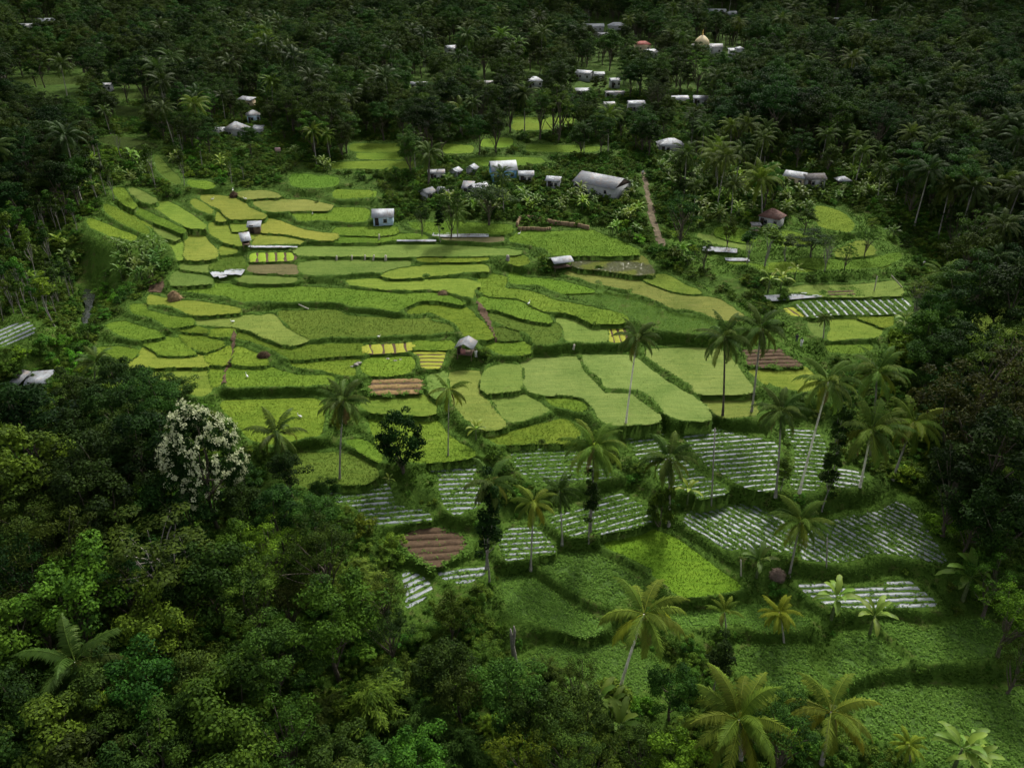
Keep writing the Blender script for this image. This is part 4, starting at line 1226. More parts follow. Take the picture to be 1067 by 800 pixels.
def house(px, py, w, d, h, label, roof='gable', rmat='roof_white', wmat='wall_white', rz=0.0, pitch=0.5, gable=None, name='house', cat='house',
          windows=2, door=True, group=None, clear_h=None, lift=0.0, open_=False):
    g = gpt(px, py)
    if name == 'house': k_ = .78 if py > 130 else .68; w, d = w * k_, d * k_
    root = empty(name, (g[0], g[1], g[2] + lift), R_(rz))
    tag(root, label, cat, group)
    dist = np.linalg.norm(g - CAM)
    ppm = FPX / dist
    clear(px, py, max(w, d) * ppm * 1.15, (clear_h if clear_h else (h + w * 0.15) * ppm * 1.0 + d * ppm * 0.15), dist)
    if open_:
        for sx in (-1, 1):
            for sy in (-1, 1):
                MB().tube([[sx * (w / 2 - .1), sy * (d / 2 - .1), -0.6], [sx * (w / 2 - .1), sy * (d / 2 - .1), h]], 0.07, 6).obj('post', M['wood'], root)
        MB().box((0, 0, 0.45), (w - .3, d - .3, 0.08)).obj('floor', M['wood'], root)
        MB().box((0, d / 2 - .1, 0.45 + (h - .45) * .36), (w - .3, 0.05, (h - .45) * .7)).obj('back_wall', M['dark_wood'], root)
    else:
        wb = MB(); t = 0.14
        h = h * 0.86
        wb.box((0, -d / 2 + t / 2, h / 2 - .5), (w, t, h + 1)); wb.box((0, d / 2 - t / 2, h / 2 - .5), (w, t, h + 1))
        wb.box((-w / 2 + t / 2, 0, h / 2 - .5), (t, d - 2 * t, h + 1)); wb.box((w / 2 - t / 2, 0, h / 2 - .5), (t, d - 2 * t, h + 1))
        wb.obj('wall', M[wmat], root)
        if windows:
            for i in range(windows):
                x = (i + 0.5) / windows * w - w / 2 + (0.5 if door else 0)
                if abs(x) > w / 2 - .4: x -= .5
                fr = MB().box((x, -d / 2 - 0.02, h * 0.56), (0.95, 0.07, 1.05)).obj('window', M['pale_wood'], root)
                MB().box((x, -d / 2 - 0.062, h * 0.56), (0.75, 0.02, 0.85)).obj('pane', M['glass'], fr)
        if door:
            MB().box((-w / 2 + 0.25 + .55, -d / 2 - 0.02, 1.0), (0.9, 0.07, 2.0)).obj('door', M['dark_wood'], root)
    if roof == 'gable':
        rf = gable_roof(w, d, pitch)
        o = rf.obj('roof', M[rmat], root); o.location = (0, 0, h + 0.05)
        if not open_:
            hd = d / 2; gz = hd * pitch
            for sx in (-1, 1):
                x0 = sx * (w / 2 - .02); x1 = sx * (w / 2 - .14)
                V = [[x0, -hd, h], [x0, hd, h], [x0, 0, h + gz], [x1, -hd, h], [x1, hd, h], [x1, 0, h + gz]]
                MB().add(V, [[0, 3, 4, 1], [1, 4, 5, 2], [2, 5, 3, 0]], [[0, 1, 2], [3, 5, 4]]).obj('gable', M[gable or wmat], root)
    elif roof == 'hip':
        o = hip_roof(w, d, pitch).obj('roof', M[rmat], root); o.location = (0, 0, h + 0.03)
    else:
        o = shed_roof(w, d, pitch).obj('roof', M[rmat], root); o.location = (0, 0, h + 0.05 + (d / 2 + .3) * pitch)
    return root

# --- on and around the terraces
house(400, 233, 4.6, 3.4, 2.3, 'small white hut with blue white walls beside the highest bright terrace', 'gable', 'roof_white', 'wall_paleblue', 4, 0.75, name='field_hut', cat='hut', windows=1, group='huts on the terraces')
hr = house(486, 369, 3.0, 2.8, 1.9, 'open dark hut with pale gable roof and pink cloth in the terrace middle', 'gable', 'roof_grey', 'dark_wood', 78, 0.55, name='field_hut', cat='hut', open_=True, group='huts on the terraces')
house(584, 279, 4.0, 3.2, 1.7, 'low open shelter with white metal roof at the flooded paddy edge', 'gable', 'roof_white', 'dark_wood', 20, 0.35, name='field_hut', cat='hut', open_=True, group='huts on the terraces')
house(266, 242, 2.7, 2.0, 1.9, 'tiny hut with white roof and brown walls beside yellow green paddies', 'shed', 'roof_white', 'wood', 8, 0.25, name='field_hut', cat='hut', windows=0, group='huts on the terraces')
house(257, 257, 1.7, 1.6, 1.5, 'tiny tilted white shelter below the brown walled hut', 'shed', 'roof_white', 'wood', 25, 0.6, name='field_hut', cat='hut', open_=True, group='huts on the terraces')
house(46, 404, 4.4, 3.2, 2.0, 'white metal roofed shed in the trees beside the stream', 'shed', 'roof_white', 'wood', 12, 0.2, name='shed', cat='shed', windows=0)
house(25, 405, 1.7, 2.6, 1.6, 'small pale grey shelter next to the white roofed stream shed', 'shed', 'roof_grey', 'wood', -20, 0.35, name='shed', cat='shed', open_=True)
# --- village
house(524, 186, 8.2, 6.0, 3.0, 'pale metal roofed house with bright blue gable wall above the terraces', 'gable', 'roof_white', 'wall_blue', 12, 0.75, group='village houses')
house(548, 190, 4.6, 4.0, 2.6, 'small white roofed annex touching the blue gabled house', 'gable', 'roof_white', 'wall_white', 0, 0.4, group='village houses')
house(627, 200, 15.5, 10.5, 3.0, 'long grey roofed house with dark brown gable and white wall beside the lane', 'gable', 'roof_grey', 'wall_white', -38, 0.42, 'dark_wood', group='village houses')
house(577, 196, 4.2, 3.6, 2.4, 'small white roofed house behind bananas next to the long grey roofed house', 'gable', 'roof_white', 'wall_white', -15, 0.5, group='village houses')
house(698, 158, 9.0, 6.5, 2.6, 'wide white metal roofed house beside the lane top', 'hip', 'roof_white', 'wall_white', 4, 0.55, group='village houses')
house(707, 109, 8.6, 5.5, 2.6, 'broad white roof low among bananas beyond the lane top', 'gable', 'roof_white', 'wall_white', 5, 0.4, group='village houses')
house(729, 109, 7.0, 5.0, 2.6, 'small white roof just beyond the broad white banana garden roof', 'gable', 'roof_white', 'wall_white', -8, 0.4, group='village houses')
house(634, 117, 5.0, 4.5, 3.0, 'small grey roofed white house, smaller of the neighbouring pair', 'gable', 'roof_grey', 'wall_white', 8, 0.5, group='village houses')
house(662, 117, 8.0, 5.5, 3.4, 'white roofed house with pale porch, larger of the neighbouring pair', 'gable', 'roof_white', 'wall_white', 4, 0.45, group='village houses')
house(609, 83, 9.5, 6.0, 3.0, 'irregular white roofed house behind the dark wood edge', 'gable', 'roof_white', 'wall_white', -30, 0.45, group='village houses')
house(624, 84, 6.0, 4.0, 3.0, 'thin white roof beside the irregular white roofed house', 'shed', 'roof_white', 'wall_white', 0, 0.2, group='village houses')
house(640, 91, 5.4, 4.5, 3.0, 'tiny white roof on a slope among dark trees', 'gable', 'roof_white', 'wall_white', 10, 0.5, group='village houses')
house(607, 101, 7.5, 5.0, 2.6, 'low white roof just in front of dark broad trees', 'shed', 'roof_white', 'wall_white', 6, 0.15, group='village houses')
house(640, 103, 10, 4.0, 2.6, 'long dull grey roof behind the neighbouring pair of white houses', 'gable', 'roof_grey', 'wall_white', 2, 0.3, group='village houses')
house(557, 91, 8.2, 6.0, 3.0, 'lone white hip roofed house under palms in the wood', 'hip', 'roof_white', 'wall_white', 8, 0.6, group='village houses')
house(619, 33, 16, 9, 3.2, 'far long pale roof, first of the far group of three', 'gable', 'roof_white', 'wall_white', 2, 0.45, group='village houses')
house(642, 34, 15, 9, 4.5, 'far white hip roofed house in the far group of three', 'hip', 'roof_white', 'wall_white', -6, 0.5, group='village houses')
house(629, 41, 16, 7, 3.0, 'far low greyish roof, frontmost of the far group of three', 'gable', 'roof_grey', 'wall_white', 0, 0.35, group='village houses')
house(669, 55, 11, 7, 4.6, 'red tile roofed house with cream walls in the far wood', 'hip', 'roof_red', 'wall_cream', 4, 0.5, group='village houses')
house(677, 60, 8.5, 6, 3.0, 'small white roof directly below the red tile roofed house', 'gable', 'roof_white', 'wall_white', 20, 0.45, group='village houses')
house(743, 57, 11, 8, 4.0, 'white building with grey roof beside the cream dome', 'gable', 'roof_grey', 'wall_white', -4, 0.45, group='village houses')
house(769, 64, 4.5, 4.5, 6.5, 'narrow white walled tower house near the cream dome', 'hip', 'roof_white', 'wall_white', 0, 0.4, door=False, group='village houses')
house(761, 64, 3.6, 4.5, 5.5, 'slim pale wall beside the narrow white tower house', 'shed', 'roof_white', 'wall_white', 0, 0.2, door=False, group='village houses')
house(746, 18, 18, 10, 4.0, 'most distant white roof beyond the cream dome', 'gable', 'roof_white', 'wall_white', -10, 0.45, group='village houses')
house(763, 20, 15, 9, 4.0, 'distant small white house next to the most distant white roof', 'hip', 'roof_white', 'wall_white', 10, 0.45, group='village houses')
house(866, 27, 15, 8, 3.6, 'lone distant white roof deep in the dark wood', 'gable', 'roof_white', 'wall_white', 0, 0.4, group='village houses')
house(908, 27, 9, 6, 3.0, 'faint distant grey roof next to the lone distant white roof', 'gable', 'roof_grey', 'wall_white', 0, 0.4, group='village houses')
house(248, 143, 7.4, 6.4, 3.2, 'grey hip roofed house with arched white front porch', 'hip', 'roof_grey', 'wall_white', -14, 0.7, group='village houses')
house(265, 128, 6.0, 5.4, 3.0, 'grey hip roofed house with pale blue wall behind the arched porch house', 'hip', 'roof_grey', 'wall_paleblue', 16, 0.65, group='village houses')
house(258, 112, 9.0, 4.0, 3.0, 'long slanting white roof behind the two grey hip roofed houses', 'shed', 'roof_white', 'wall_cream', -28, 0.25, group='village houses')
house(229, 142, 2.8, 2.4, 2.0, 'tiny white shed beside the arched porch house', 'shed', 'roof_white', 'wall_white', 0, 0.25, name='shed', cat='shed', windows=0, door=False)
house(270, 140, 2.8, 2.4, 2.0, 'tiny pale shed on the far side of the arched porch house', 'shed', 'roof_white', 'wall_white', 0, 0.25, name='shed', cat='shed', windows=0, door=False)
house(455, 187, 5.0, 3.6, 2.2, 'low pale roof at the foot of a big dark palm', 'gable', 'roof_grey', 'wall_white', 6, 0.4, group='village houses')
house(475, 186, 3.0, 3.0, 2.4, 'small white wall house between bushes behind the leafy village trees', 'gable', 'roof_white', 'wall_white', 60, 0.5, group='village houses')
house(492, 184, 3.2, 3.0, 2.6, 'small pale gabled house nearest to the blue gabled house', 'gable', 'roof_white', 'wall_white', 70, 0.6, group='village houses')
house(499, 204, 5.2, 4.0, 2.4, 'whitish gabled house behind the umbrella shaped tree', 'gable', 'roof_white', 'wall_white', 40, 0.6, group='village houses')
house(488, 203, 3.2, 3.0, 2.2, 'little grey lean-to beside the whitish gabled house', 'shed', 'roof_grey', 'wall_white', -10, 0.4, group='village houses')
house(446, 208, 3.6, 3.2, 2.2, 'small grey roof hidden under dark village trees', 'gable', 'roof_grey', 'wall_white', 50, 0.6, group='village houses')
house(463, 206, 3.4, 3.0, 2.2, 'small pale roof between dark trunks near the umbrella shaped tree', 'gable', 'roof_grey', 'wall_white', -20, 0.5, group='village houses')
house(437, 94, 9.0, 5.0, 2.8, 'thin white roof glimpsed between coconut palms', 'gable', 'roof_white', 'wall_white', 0, 0.35, group='village houses')
house(506, 93, 9.0, 5.0, 2.8, 'pale roof half hidden by bushes behind the highest rice strips', 'gable', 'roof_grey', 'wall_white', 6, 0.35, group='village houses')
house(470, 56, 8.0, 6.0, 3.0, 'tiny isolated white roof in the dark palm wood', 'gable', 'roof_white', 'wall_white', 30, 0.5, group='village houses')
house(50, 28, 16, 9, 3.6, 'distant white roof in the wood above the dark terraces', 'gable', 'roof_white', 'wall_white', 4, 0.45, group='village houses')
house(27, 33, 14, 8, 3.4, 'faint distant roof beside another in the wood above the dark terraces', 'gable', 'roof_grey', 'wall_white', 0, 0.4, group='village houses')
house(112, 95, 6.0, 4.5, 2.6, 'lone white hut above the narrow dark terraces', 'gable', 'roof_white', 'wall_white', 0, 0.4, group='village houses')
house(828, 192, 6.5, 4.8, 2.6, 'pinkish white roofed house among bananas on the knoll', 'gable', 'roof_white', 'wall_cream', -35, 0.5, group='village houses')
house(846, 194, 6.5, 4.5, 2.6, 'dark roofed house touching the pinkish white roofed one', 'gable', 'roof_dark', 'wall_white', 8, 0.5, group='village houses')
house(877, 194, 3.8, 3.4, 2.0, 'little white roofed shelter at the dark wood edge on the knoll', 'hip', 'roof_white', 'dark_wood', 5, 0.5, group='village houses')
house(803, 235, 6.0, 5.0, 2.8, 'brown hip roofed white walled house on the grassy knoll', 'hip', 'roof_brown', 'wall_white', -38, 0.75, group='village houses')
house(787, 240, 1.8, 1.4, 1.6, 'tiny pale block hut next to the brown hip roofed house', 'shed', 'roof_grey', 'wall_cream', 0, 0.1, windows=0, door=False, name='shed', cat='shed')

# mosque
g = gpt(730, 58); mo = empty('mosque', (g[0], g[1], g[2])); mo.scale = (.68,) * 3; tag(mo, 'domed prayer house with cream dome and golden finial above the far wood', 'mosque')
clear(730, 58, 16, 22, np.linalg.norm(g - CAM))
wb = MB(); wb.box((0, 0, 3.0), (12, 11, 8)); wb.obj('wall', M['wall_white'], mo)
t = np.linspace(0, 1, 12); prof = np.stack([5.0 * np.cos(t * pi / 2) ** 0.75 * (1 + 0.10 * np.sin(t * pi)), 6.0 * t ** 1.08], 1)
mb = MB(); ns = 24; V = []; Q = []
for rr, zz in prof:
    for k in range(ns): V.append([max(rr, .05) * cos(k * 2 * pi / ns), max(rr, .05) * sin(k * 2 * pi / ns), 7.6 + zz])
for i in range(11):
    for k in range(ns): Q.append([i * ns + k, i * ns + (k + 1) % ns, (i + 1) * ns + (k + 1) % ns, (i + 1) * ns + k])
mb.add(V, Q).obj('dome', M['dome'], mo, True)
MB().tube([[0, 0, 7.0], [0, 0, 7.7]], 5.3, 24).obj('drum', M['wall_cream'], mo, True)
fin = MB(); zz = np.linspace(0, 1, 14); rr = 0.25 + 0.55 * np.abs(np.sin(zz * 2.5 * pi)) * (1 - zz); fin.tube(np.stack([0 * zz, 0 * zz, 13.4 + 3.2 * zz], 1), rr, 10).obj('finial', M['gold'], mo, True)

# low earth and plank pen at the top paddies
pen = gpt(570, 242); pr = empty('earth_pen', pen); tag(pr, 'brown earth walled pen at the back of the brightest flat paddy', 'pen')
pp = [gpt(*q) for q in parse('E525,300 545,262 600,258 715,285 860,300 925,318')]
def low_wall(pts, hgt, wid, name):
    mb = MB()
    for a, b in zip(pts[:-1], pts[1:]):
        for k in range(3):
            p0 = a + (b - a) * k / 3; p1 = a + (b - a) * (k + 1.02) / 3; c = (p0 + p1) / 2 - pen; d = p1 - p0
            mb.box((c[0], c[1], c[2] + hgt / 2 - .3), (np.hypot(d[0], d[1]), wid * random.uniform(.85, 1.15), hgt * random.uniform(.85, 1.1) + .6), atan2(d[1], d[0]))
    return mb.obj(name, M['soil_dry'], pr)
low_wall(pp, 0.9, 0.5, 'bank')
low_wall([gpt(*q) for q in parse('E530,318 600,318 680,322 715,318')], 0.7, 0.35, 'front_wall')

def tarp(px, py, w, d, rz, label, dz=0.12, mat='roof_white', name='plastic_sheet', cat='plastic sheet'):
    g = gpt(px, py); rr = np.random.default_rng(int(px * 7 + py)); n = 8
    u = np.linspace(-.5, .5, n); U, Vv = np.meshgrid(u, u)
    c, s = cos(R_(rz)), sin(R_(rz))
    x = U * w; y = Vv * d; X = g[0] + x * c - y * s; Y = g[1] + x * s + y * c
    top = tzv(X, Y) * 0.35 + 0.65 * np.median(tzv(X, Y)) + 0.12 + 0.03 * rr.normal(size=X.shape) + dz
    P = np.stack([X, Y, top], -1).reshape(-1, 3) - g
    Q = [[j * n + i, j * n + i + 1, (j + 1) * n + i + 1, (j + 1) * n + i] for j in range(n - 1) for i in range(n - 1)]
    mb = MB().add(P, Q); mb.add(P - np.array([0, 0, .02]), [q[::-1] for q in Q])
    o = mb.obj(name, M[mat], None, True); o.location = g
    return tag(o, label, cat)
tarp(244, 283.5, 4.0, 2.6, -4, 'broad white plastic sheet lying on a dark terrace', name='plastic_sheet')
tarp(224.5, 286.5, 1.6, 3.0, 35, 'narrow white plastic sheet, outer of two side by side', name='plastic_sheet')
tarp(230.5, 287, 1.6, 3.0, 35, 'narrow white plastic sheet, inner of two side by side', name='plastic_sheet')
tarp(826, 310, 11.5, 2.4, 9, 'long pale blue plastic sheet along the terrace edge below the knoll', name='plastic_sheet')
tarp(768, 271, 5.2, 1.6, -4, 'pale grey plastic sheet on the grassy knoll below the slender trees', name='plastic_sheet')
tarp(750, 261, 7.5, 2.2, -14, 'rumpled grey plastic sheet on the knoll behind another sheet', name='plastic_sheet')
tarp(480, 246, 13.0, 2.2, 1, 'long greyish plastic sheet on the terrace below the umbrella shaped tree', name='plastic_sheet')
tarp(434, 250.8, 9.0, 0.8, 0, 'thin pale water pipe sheet along the upper terrace edge', name='plastic_sheet')
tarp(284, 257.5, 11.0, 0.8, 2, 'thin pale sheet along the bank below the brown walled hut', name='plastic_sheet')

def pole(p0, p1, rad, mat, name, label, cat, sides=6):
    p0 = np.asarray(p0, float); p1 = np.asarray(p1, float)
    o = MB().tube([p0 * 0 - (p1 - p0) * 0.08, (p1 - p0) * 0.5 + np.array([0.02, 0, 0]), p1 - p0], [rad * 1.1, rad, rad * 0.8], sides).obj(name, M[mat], None, True)
    o.location = p0
    return tag(o, label, cat)
def pole_px(base, top, rad, mat, name, label, cat):
    g = gpt(*base); d = ray(*top); t = (g[1] - CAM[1]) / d[1]; return pole(g, CAM + d * t, rad, mat, name, label, cat)
ords = ['first', 'second', 'third', 'fourth', 'fifth', 'sixth', 'seventh', 'eighth', 'ninth', 'tenth', 'eleventh', 'twelfth', 'thirteenth', 'fourteenth', 'fifteenth', 'sixteenth', 'seventeenth', 'eighteenth', 'nineteenth', 'twentieth']
for i, (u, v) in enumerate([(484, 492), (569, 490), (642, 488), (688, 488), (757, 490)]):
    bx, by = 260 + u / 5.335, 180 + v / 5.335
    o = pole_px((bx, by), (bx + (0.8 if i == 3 else 0), by - 5.8), 0.30 if i == 4 else 0.2, 'pale_wood', 'wooden_post', ords[i] + ' from the left of five pale posts standing in a row on the terraces', 'post'); o['group'] = 'pale posts in a row'
pole_px((395, 251), (395, 244), 0.2, 'pale_wood', 'wooden_post', 'stout white post standing below the small white hut', 'post')
pole_px((910.5, 304), (914, 288), 0.12, 'pale_wood', 'bamboo_pole', 'leaning pale pole beside the small dark soil patch', 'pole')
pole_px((940, 300), (929, 287), 0.12, 'pale_wood', 'bamboo_pole', 'slanting pale pole at the dark wood edge above the striped plot', 'pole')
pole_px((741, 524), (745, 446), 0.10, 'bark_pale', 'bare_trunk', 'tall thin bare pale trunk standing in the neat mulched plot', 'trunk')
pole_px((321, 322), (311, 317), 0.12, 'pale_wood', 'bamboo_pole', 'fallen pale pole on the bushy terrace bank', 'pole')
pole_px((772, 600), (772, 583), 0.10, 'pale_wood', 'wooden_post', 'thin pale post beside the bananas below the large striped plot', 'post')
pole_px((597.5, 365), (598.5, 359), 0.2, 'pale_wood', 'wooden_post', 'short pale post on the long bank behind olive paddies', 'post')
pole_px((529, 272), (529, 266), 0.4, 'stone', 'stone_post', 'squat grey stone block on the curved terrace', 'stone')
pole_px((861, 590), (862, 560), 0.10, 'bark_pale', 'bare_trunk', 'thin crooked bare stem on the bank below the striped plots', 'trunk')
pole_px((113, 192), (111, 182), 0.14, 'bark_pale', 'bare_trunk', 'lone pale bare trunk on the bushy hillside', 'trunk')
# broken dead trunk
g = gpt(537, 690); dt = empty('dead_trunk', g); tag(dt, 'broken dead pale trunk with two prongs standing in the bamboo', 'dead trunk')
def upto(px, py, g):
    d = ray(px, py); t = (g[1] - CAM[1]) / d[1]; return CAM + d * t - g
a, b, c = upto(532, 655, g), upto(535.5, 652, g), upto(534, 672, g)
MB().tube([[0, 0, -.3], c * 0.5, c, a * 0.6 + c * 0.4, a], [.34, .30, .26, .18, .08], 7).obj('prong', M['bark_pale'], dt, True)
MB().tube([c * 0.9, b * 0.7 + c * 0.3 + np.array([.15, 0, 0]), b], [.22, .18, .07], 7).obj('prong', M['bark_pale'], dt, True)

def heap(px, py, w, h, mat, name, label, cat):
    g = gpt(px, py); rr = np.random.default_rng(int(px)); ns, nr = 14, 7; V = []; Q = []
    for j in range(nr + 1):
        a = j / nr * pi / 2
        for k in range(ns):
            th = k * 2 * pi / ns; q = 1 + 0.12 * rr.normal()
            V.append([w / 2 * cos(a) * cos(th) * q, w / 2.4 * cos(a) * sin(th) * q, h * sin(a) * (1 + .05 * rr.normal()) - 0.15])
    for j in range(nr):
        for k in range(ns): Q.append([j * ns + k, j * ns + (k + 1) % ns, (j + 1) * ns + (k + 1) % ns, (j + 1) * ns + k])
    mb = MB().add(V, Q)
    Vv = np.array(V); n = 700; idx = rr.integers(0, len(Vv), n)
    leaves(mb, Vv[idx] * 1.03 + 0.08 * rr.normal(size=(n, 3)), unit(Vv[idx] + .1) + 0.4 * rand_dirs(rr, n), 0.65, rr, 0.10)
    o = mb.obj(name, M[mat]); o.location = g; return tag(o, label, cat)
heap(809.5, 601, 2.0, 1.2, 'hay_grey', 'straw_heap', 'greyish pink straw heap under the palm between bananas', 'straw heap')
heap(182, 312, 2.8, 1.6, 'haystack', 'straw_heap', 'tan straw heap with dark top at the terrace end', 'straw heap')
heap(244, 205, 2.2, 1.2, 'soil', 'earth_mound', 'reddish brown earth mound at the yellow paddy corner', 'mound')
heap(462, 306, 2.4, 0.6, 'soil_dry', 'earth_mound', 'flat pale earth mound on the curved terrace bank', 'mound')
heap(275, 371, 2.4, 0.9, 'soil', 'earth_mound', 'dark brown eroded earth mound on the long curved terrace bank', 'mound')
for i, (x, y) in enumerate([(371, 381), (374, 379), (404, 375), (412, 377), (417, 376), (367, 383)]):
    g = gpt(x, y); rr = np.random.default_rng(600 + i)
    bm = bmesh.new(); bmesh.ops.create_icosphere(bm, subdivisions=2, radius=0.45)
    for v in bm.verts: v.co = Vector((v.co.x * (1.1 + .2 * (i % 2)), v.co.y * .8, v.co.z * .6)) * (1 + 0.12 * rr.normal())
    me = bpy.data.meshes.new('boulder'); bm.to_mesh(me); bm.free(); me.materials.append(M['stone'])
    o = link(bpy.data.objects.new('boulder', me)); o.location = (g[0], g[1], g[2] + .15)
    tag(o, ords[i] + ' largest pale boulder round the small pool below the yellow beds', 'boulder', 'boulders round the pool'); o.scale = (1 - .06 * i,) * 3

# white birds
BIRD = MB()
t = np.linspace(0, 1, 8)
BIRD.tube(np.stack([-0.30 + 0.55 * t, 0 * t, 0.42 + 0.10 * t], 1), 0.12 * np.sin(np.clip(t * .9 + .08, 0, 1) * pi) ** .7 + .01, 7)
BIRD.tube([[0.22, 0, .50], [0.30, 0, .66], [0.27, 0, .80], [0.34, 0, .86]], [.05, .035, .03, .035], 6)
bird_body = BIRD.mesh('bird_body', M['feather'], True)
bk = MB().tube([[0.35, 0, .86], [0.50, 0, .83]], [.016, .004], 5).mesh('beak', M['beak'])
lg = MB().tube([[0, 0, -.02], [0.02, 0, .2], [0, 0, .45]], .012, 5).mesh('leg', M['beak'])
for i, (x, y, lab) in enumerate([(222, 210, 'white bird on the highest yellow paddy'), (243, 200.5, 'white bird beside the reddish brown earth mound'), (256, 209.5, 'white bird at the tan paddy edge'),
        (326, 225.5, 'white bird in the bright paddy beside the small white hut'), (541, 246, 'white bird on the flat bright paddy near the earth pen'), (258, 395, 'white bird in the paddy above the long dark bank'),
        (243, 338, 'white bird at the top of the narrow brown strip path'), (395, 354, 'white bird on the bank above the yellow seedling beds'), (551, 319, 'white bird on the curved bank of bright paddies'), (313, 437, 'white bird in the paddy between two short palms')]):
    g = gpt(x, y); b = link(bpy.data.objects.new('white_bird', bird_body)); b.location = (g[0], g[1], g[2]); b.rotation_euler = (0, 0, i * 1.7); b.scale = (1.3,) * 3
    tag(b, lab, 'bird', 'white birds in the paddies')
    child('beak', bk, b); child('leg', lg, b, (0, .04, 0)); child('leg', lg, b, (0, -.04, 0))

# people
def skin_chain(name, verts, edges, radii, mat, parent=None, sub=2):
    me = bpy.data.meshes.new(name); me.from_pydata([Vector(v) for v in verts], edges, [])
    o = bpy.data.objects.new(name, me); COL.objects.link(o)
    m = o.modifiers.new('skin', 'SKIN'); m.use_smooth_shade = True
    for i, rr in enumerate(radii): me.skin_vertices[0].data[i].radius = (rr, rr) if not isinstance(rr, tuple) else rr
    me.skin_vertices[0].data[0].use_root = True
    s = o.modifiers.new('sub', 'SUBSURF'); s.levels = s.render_levels = sub
    dg = bpy.context.evaluated_depsgraph_get(); ev = o.evaluated_get(dg)
    nm = bpy.data.meshes.new_from_object(ev); nm.materials.clear(); nm.materials.append(mat)
    bpy.data.objects.remove(o)
    o = bpy.data.objects.new(name, nm); return link(o, parent)
def person(px, py, rz, label, shirt, trousers, bend=0.0):
    g = gpt(px, py)
    b = bend
    hip = (0, 0, .92); ch = (0, -.30 * b, 1.28 - .12 * b); nk = (0, -.44 * b, 1.48 - .2 * b); hd = (0, -.52 * b, 1.63 - .26 * b)
    V = [hip, ch, nk, hd, (0, hd[1] - .02, hd[2] + .10),
         (.10, 0, .86), (.12, -.10, .48), (.12, .02, .07), (.12, -.12, .03), (-.10, 0, .86), (-.12, .06, .48), (-.13, .14, .07), (-.13, .0, .03),
         (.20, ch[1], nk[2] - .08), (.27, ch[1] - .02, nk[2] - .36), (.24, ch[1] - .18, nk[2] - .56), (.23, ch[1] - .24, nk[2] - .64),
         (-.20, ch[1], nk[2] - .08), (-.27, ch[1] + .02, nk[2] - .36), (-.25, ch[1] - .12, nk[2] - .58), (-.24, ch[1] - .17, nk[2] - .66)]
    E = [(0, 1), (1, 2), (2, 3), (3, 4), (0, 5), (5, 6), (6, 7), (7, 8), (0, 9), (9, 10), (10, 11), (11, 12), (1, 13), (13, 14), (14, 15), (15, 16), (1, 17), (17, 18), (18, 19), (19, 20)]
    rad = [.13, .15, .06, .095, .085, .085, .062, .042, .035, .085, .062, .042, .035, .06, .045, .034, .035, .06, .045, .034, .035]
    o = skin_chain('person', V, E, rad, M['skin']); o.location = (g[0], g[1], g[2]); o.rotation_euler = (0, 0, R_(rz))
    tag(o, label, 'person', 'people in the fields')
    sv = [hip, ch, (nk[0], nk[1], nk[2] - .03), V[13], V[14], V[17], V[18]]
    skin_chain('shirt', sv, [(0, 1), (1, 2), (1, 3), (3, 4), (1, 5), (5, 6)], [.165, .18, .085, .085, .07, .085, .07], M[shirt], o)
    tv = [hip, V[5], V[6], (.12, .01, .14), V[9], V[10], (-.13, .13, .14)]
    skin_chain('trousers', tv, [(0, 1), (1, 2), (2, 3), (0, 4), (4, 5), (5, 6)], [.155, .108, .085, .07, .108, .085, .07], M[trousers], o)
    bm = bmesh.new(); bmesh.ops.create_uvsphere(bm, u_segments=12, v_segments=8, radius=.115)
    for v in bm.verts: v.co += Vector((0, hd[1] + .02, hd[2] + .085)); 
    bmesh.ops.delete(bm, geom=[v for v in bm.verts if v.co.z < hd[2] + .04 and v.co.y < hd[1] + .03], context='VERTS')
    me = bpy.data.meshes.new('hair'); bm.to_mesh(me); bm.free(); me.materials.append(M['cloth_dark']); link(bpy.data.objects.new('hair', me), o)
    return o
person(834.5, 361.5, 160, 'person in white shirt walking down the grassy path beside the soil plot', 'cloth_white', 'cloth_white')
person(829.5, 357, 160, 'person in dark clothes walking behind the one in white', 'cloth_dark', 'cloth_dark')
person(961, 278.5, 30, 'person in white shirt bending on the bare patch at the wood edge', 'cloth_white', 'cloth_dark', 0.6)
person(669.5, 184, 10, 'person in white shirt at the top of the dirt lane', 'cloth_white', 'cloth_dark')
person(496, 373.5, 200, 'person in white clothes standing beside the open dark hut', 'cloth_white', 'cloth_white')
# pink cloth hung in the open hut
g = np.array(hr.location); pk = MB().box((0, 0, 0), (.9, .06, 1.0)); o = pk.obj('hanging_cloth', M['cloth_pink']); o.location = (g[0] - .55, g[1] - .9, g[2] + 1.0)
tag(o, 'pink cloth hanging in the open dark hut', 'cloth')
# signboard in the dark wood edge beside the arched house
g = gpt(291, 167); sg = empty('sign_board', g); tag(sg, 'pale pink board on two thin posts among dark village trees', 'sign')
for sx in (-.45, .45): MB().tube([[sx, 0, -.3], [sx, 0, 3.4]], .06, 6).obj('post', M['wood'], sg)
MB().box((0, -.08, 3.0), (1.6, .05, 1.1)).obj('panel', plain('pink_board', (0.55, 0.36, 0.36), 0.7, 0.1), sg)
clear(291, 167, 12, 16, np.linalg.norm(g - CAM))
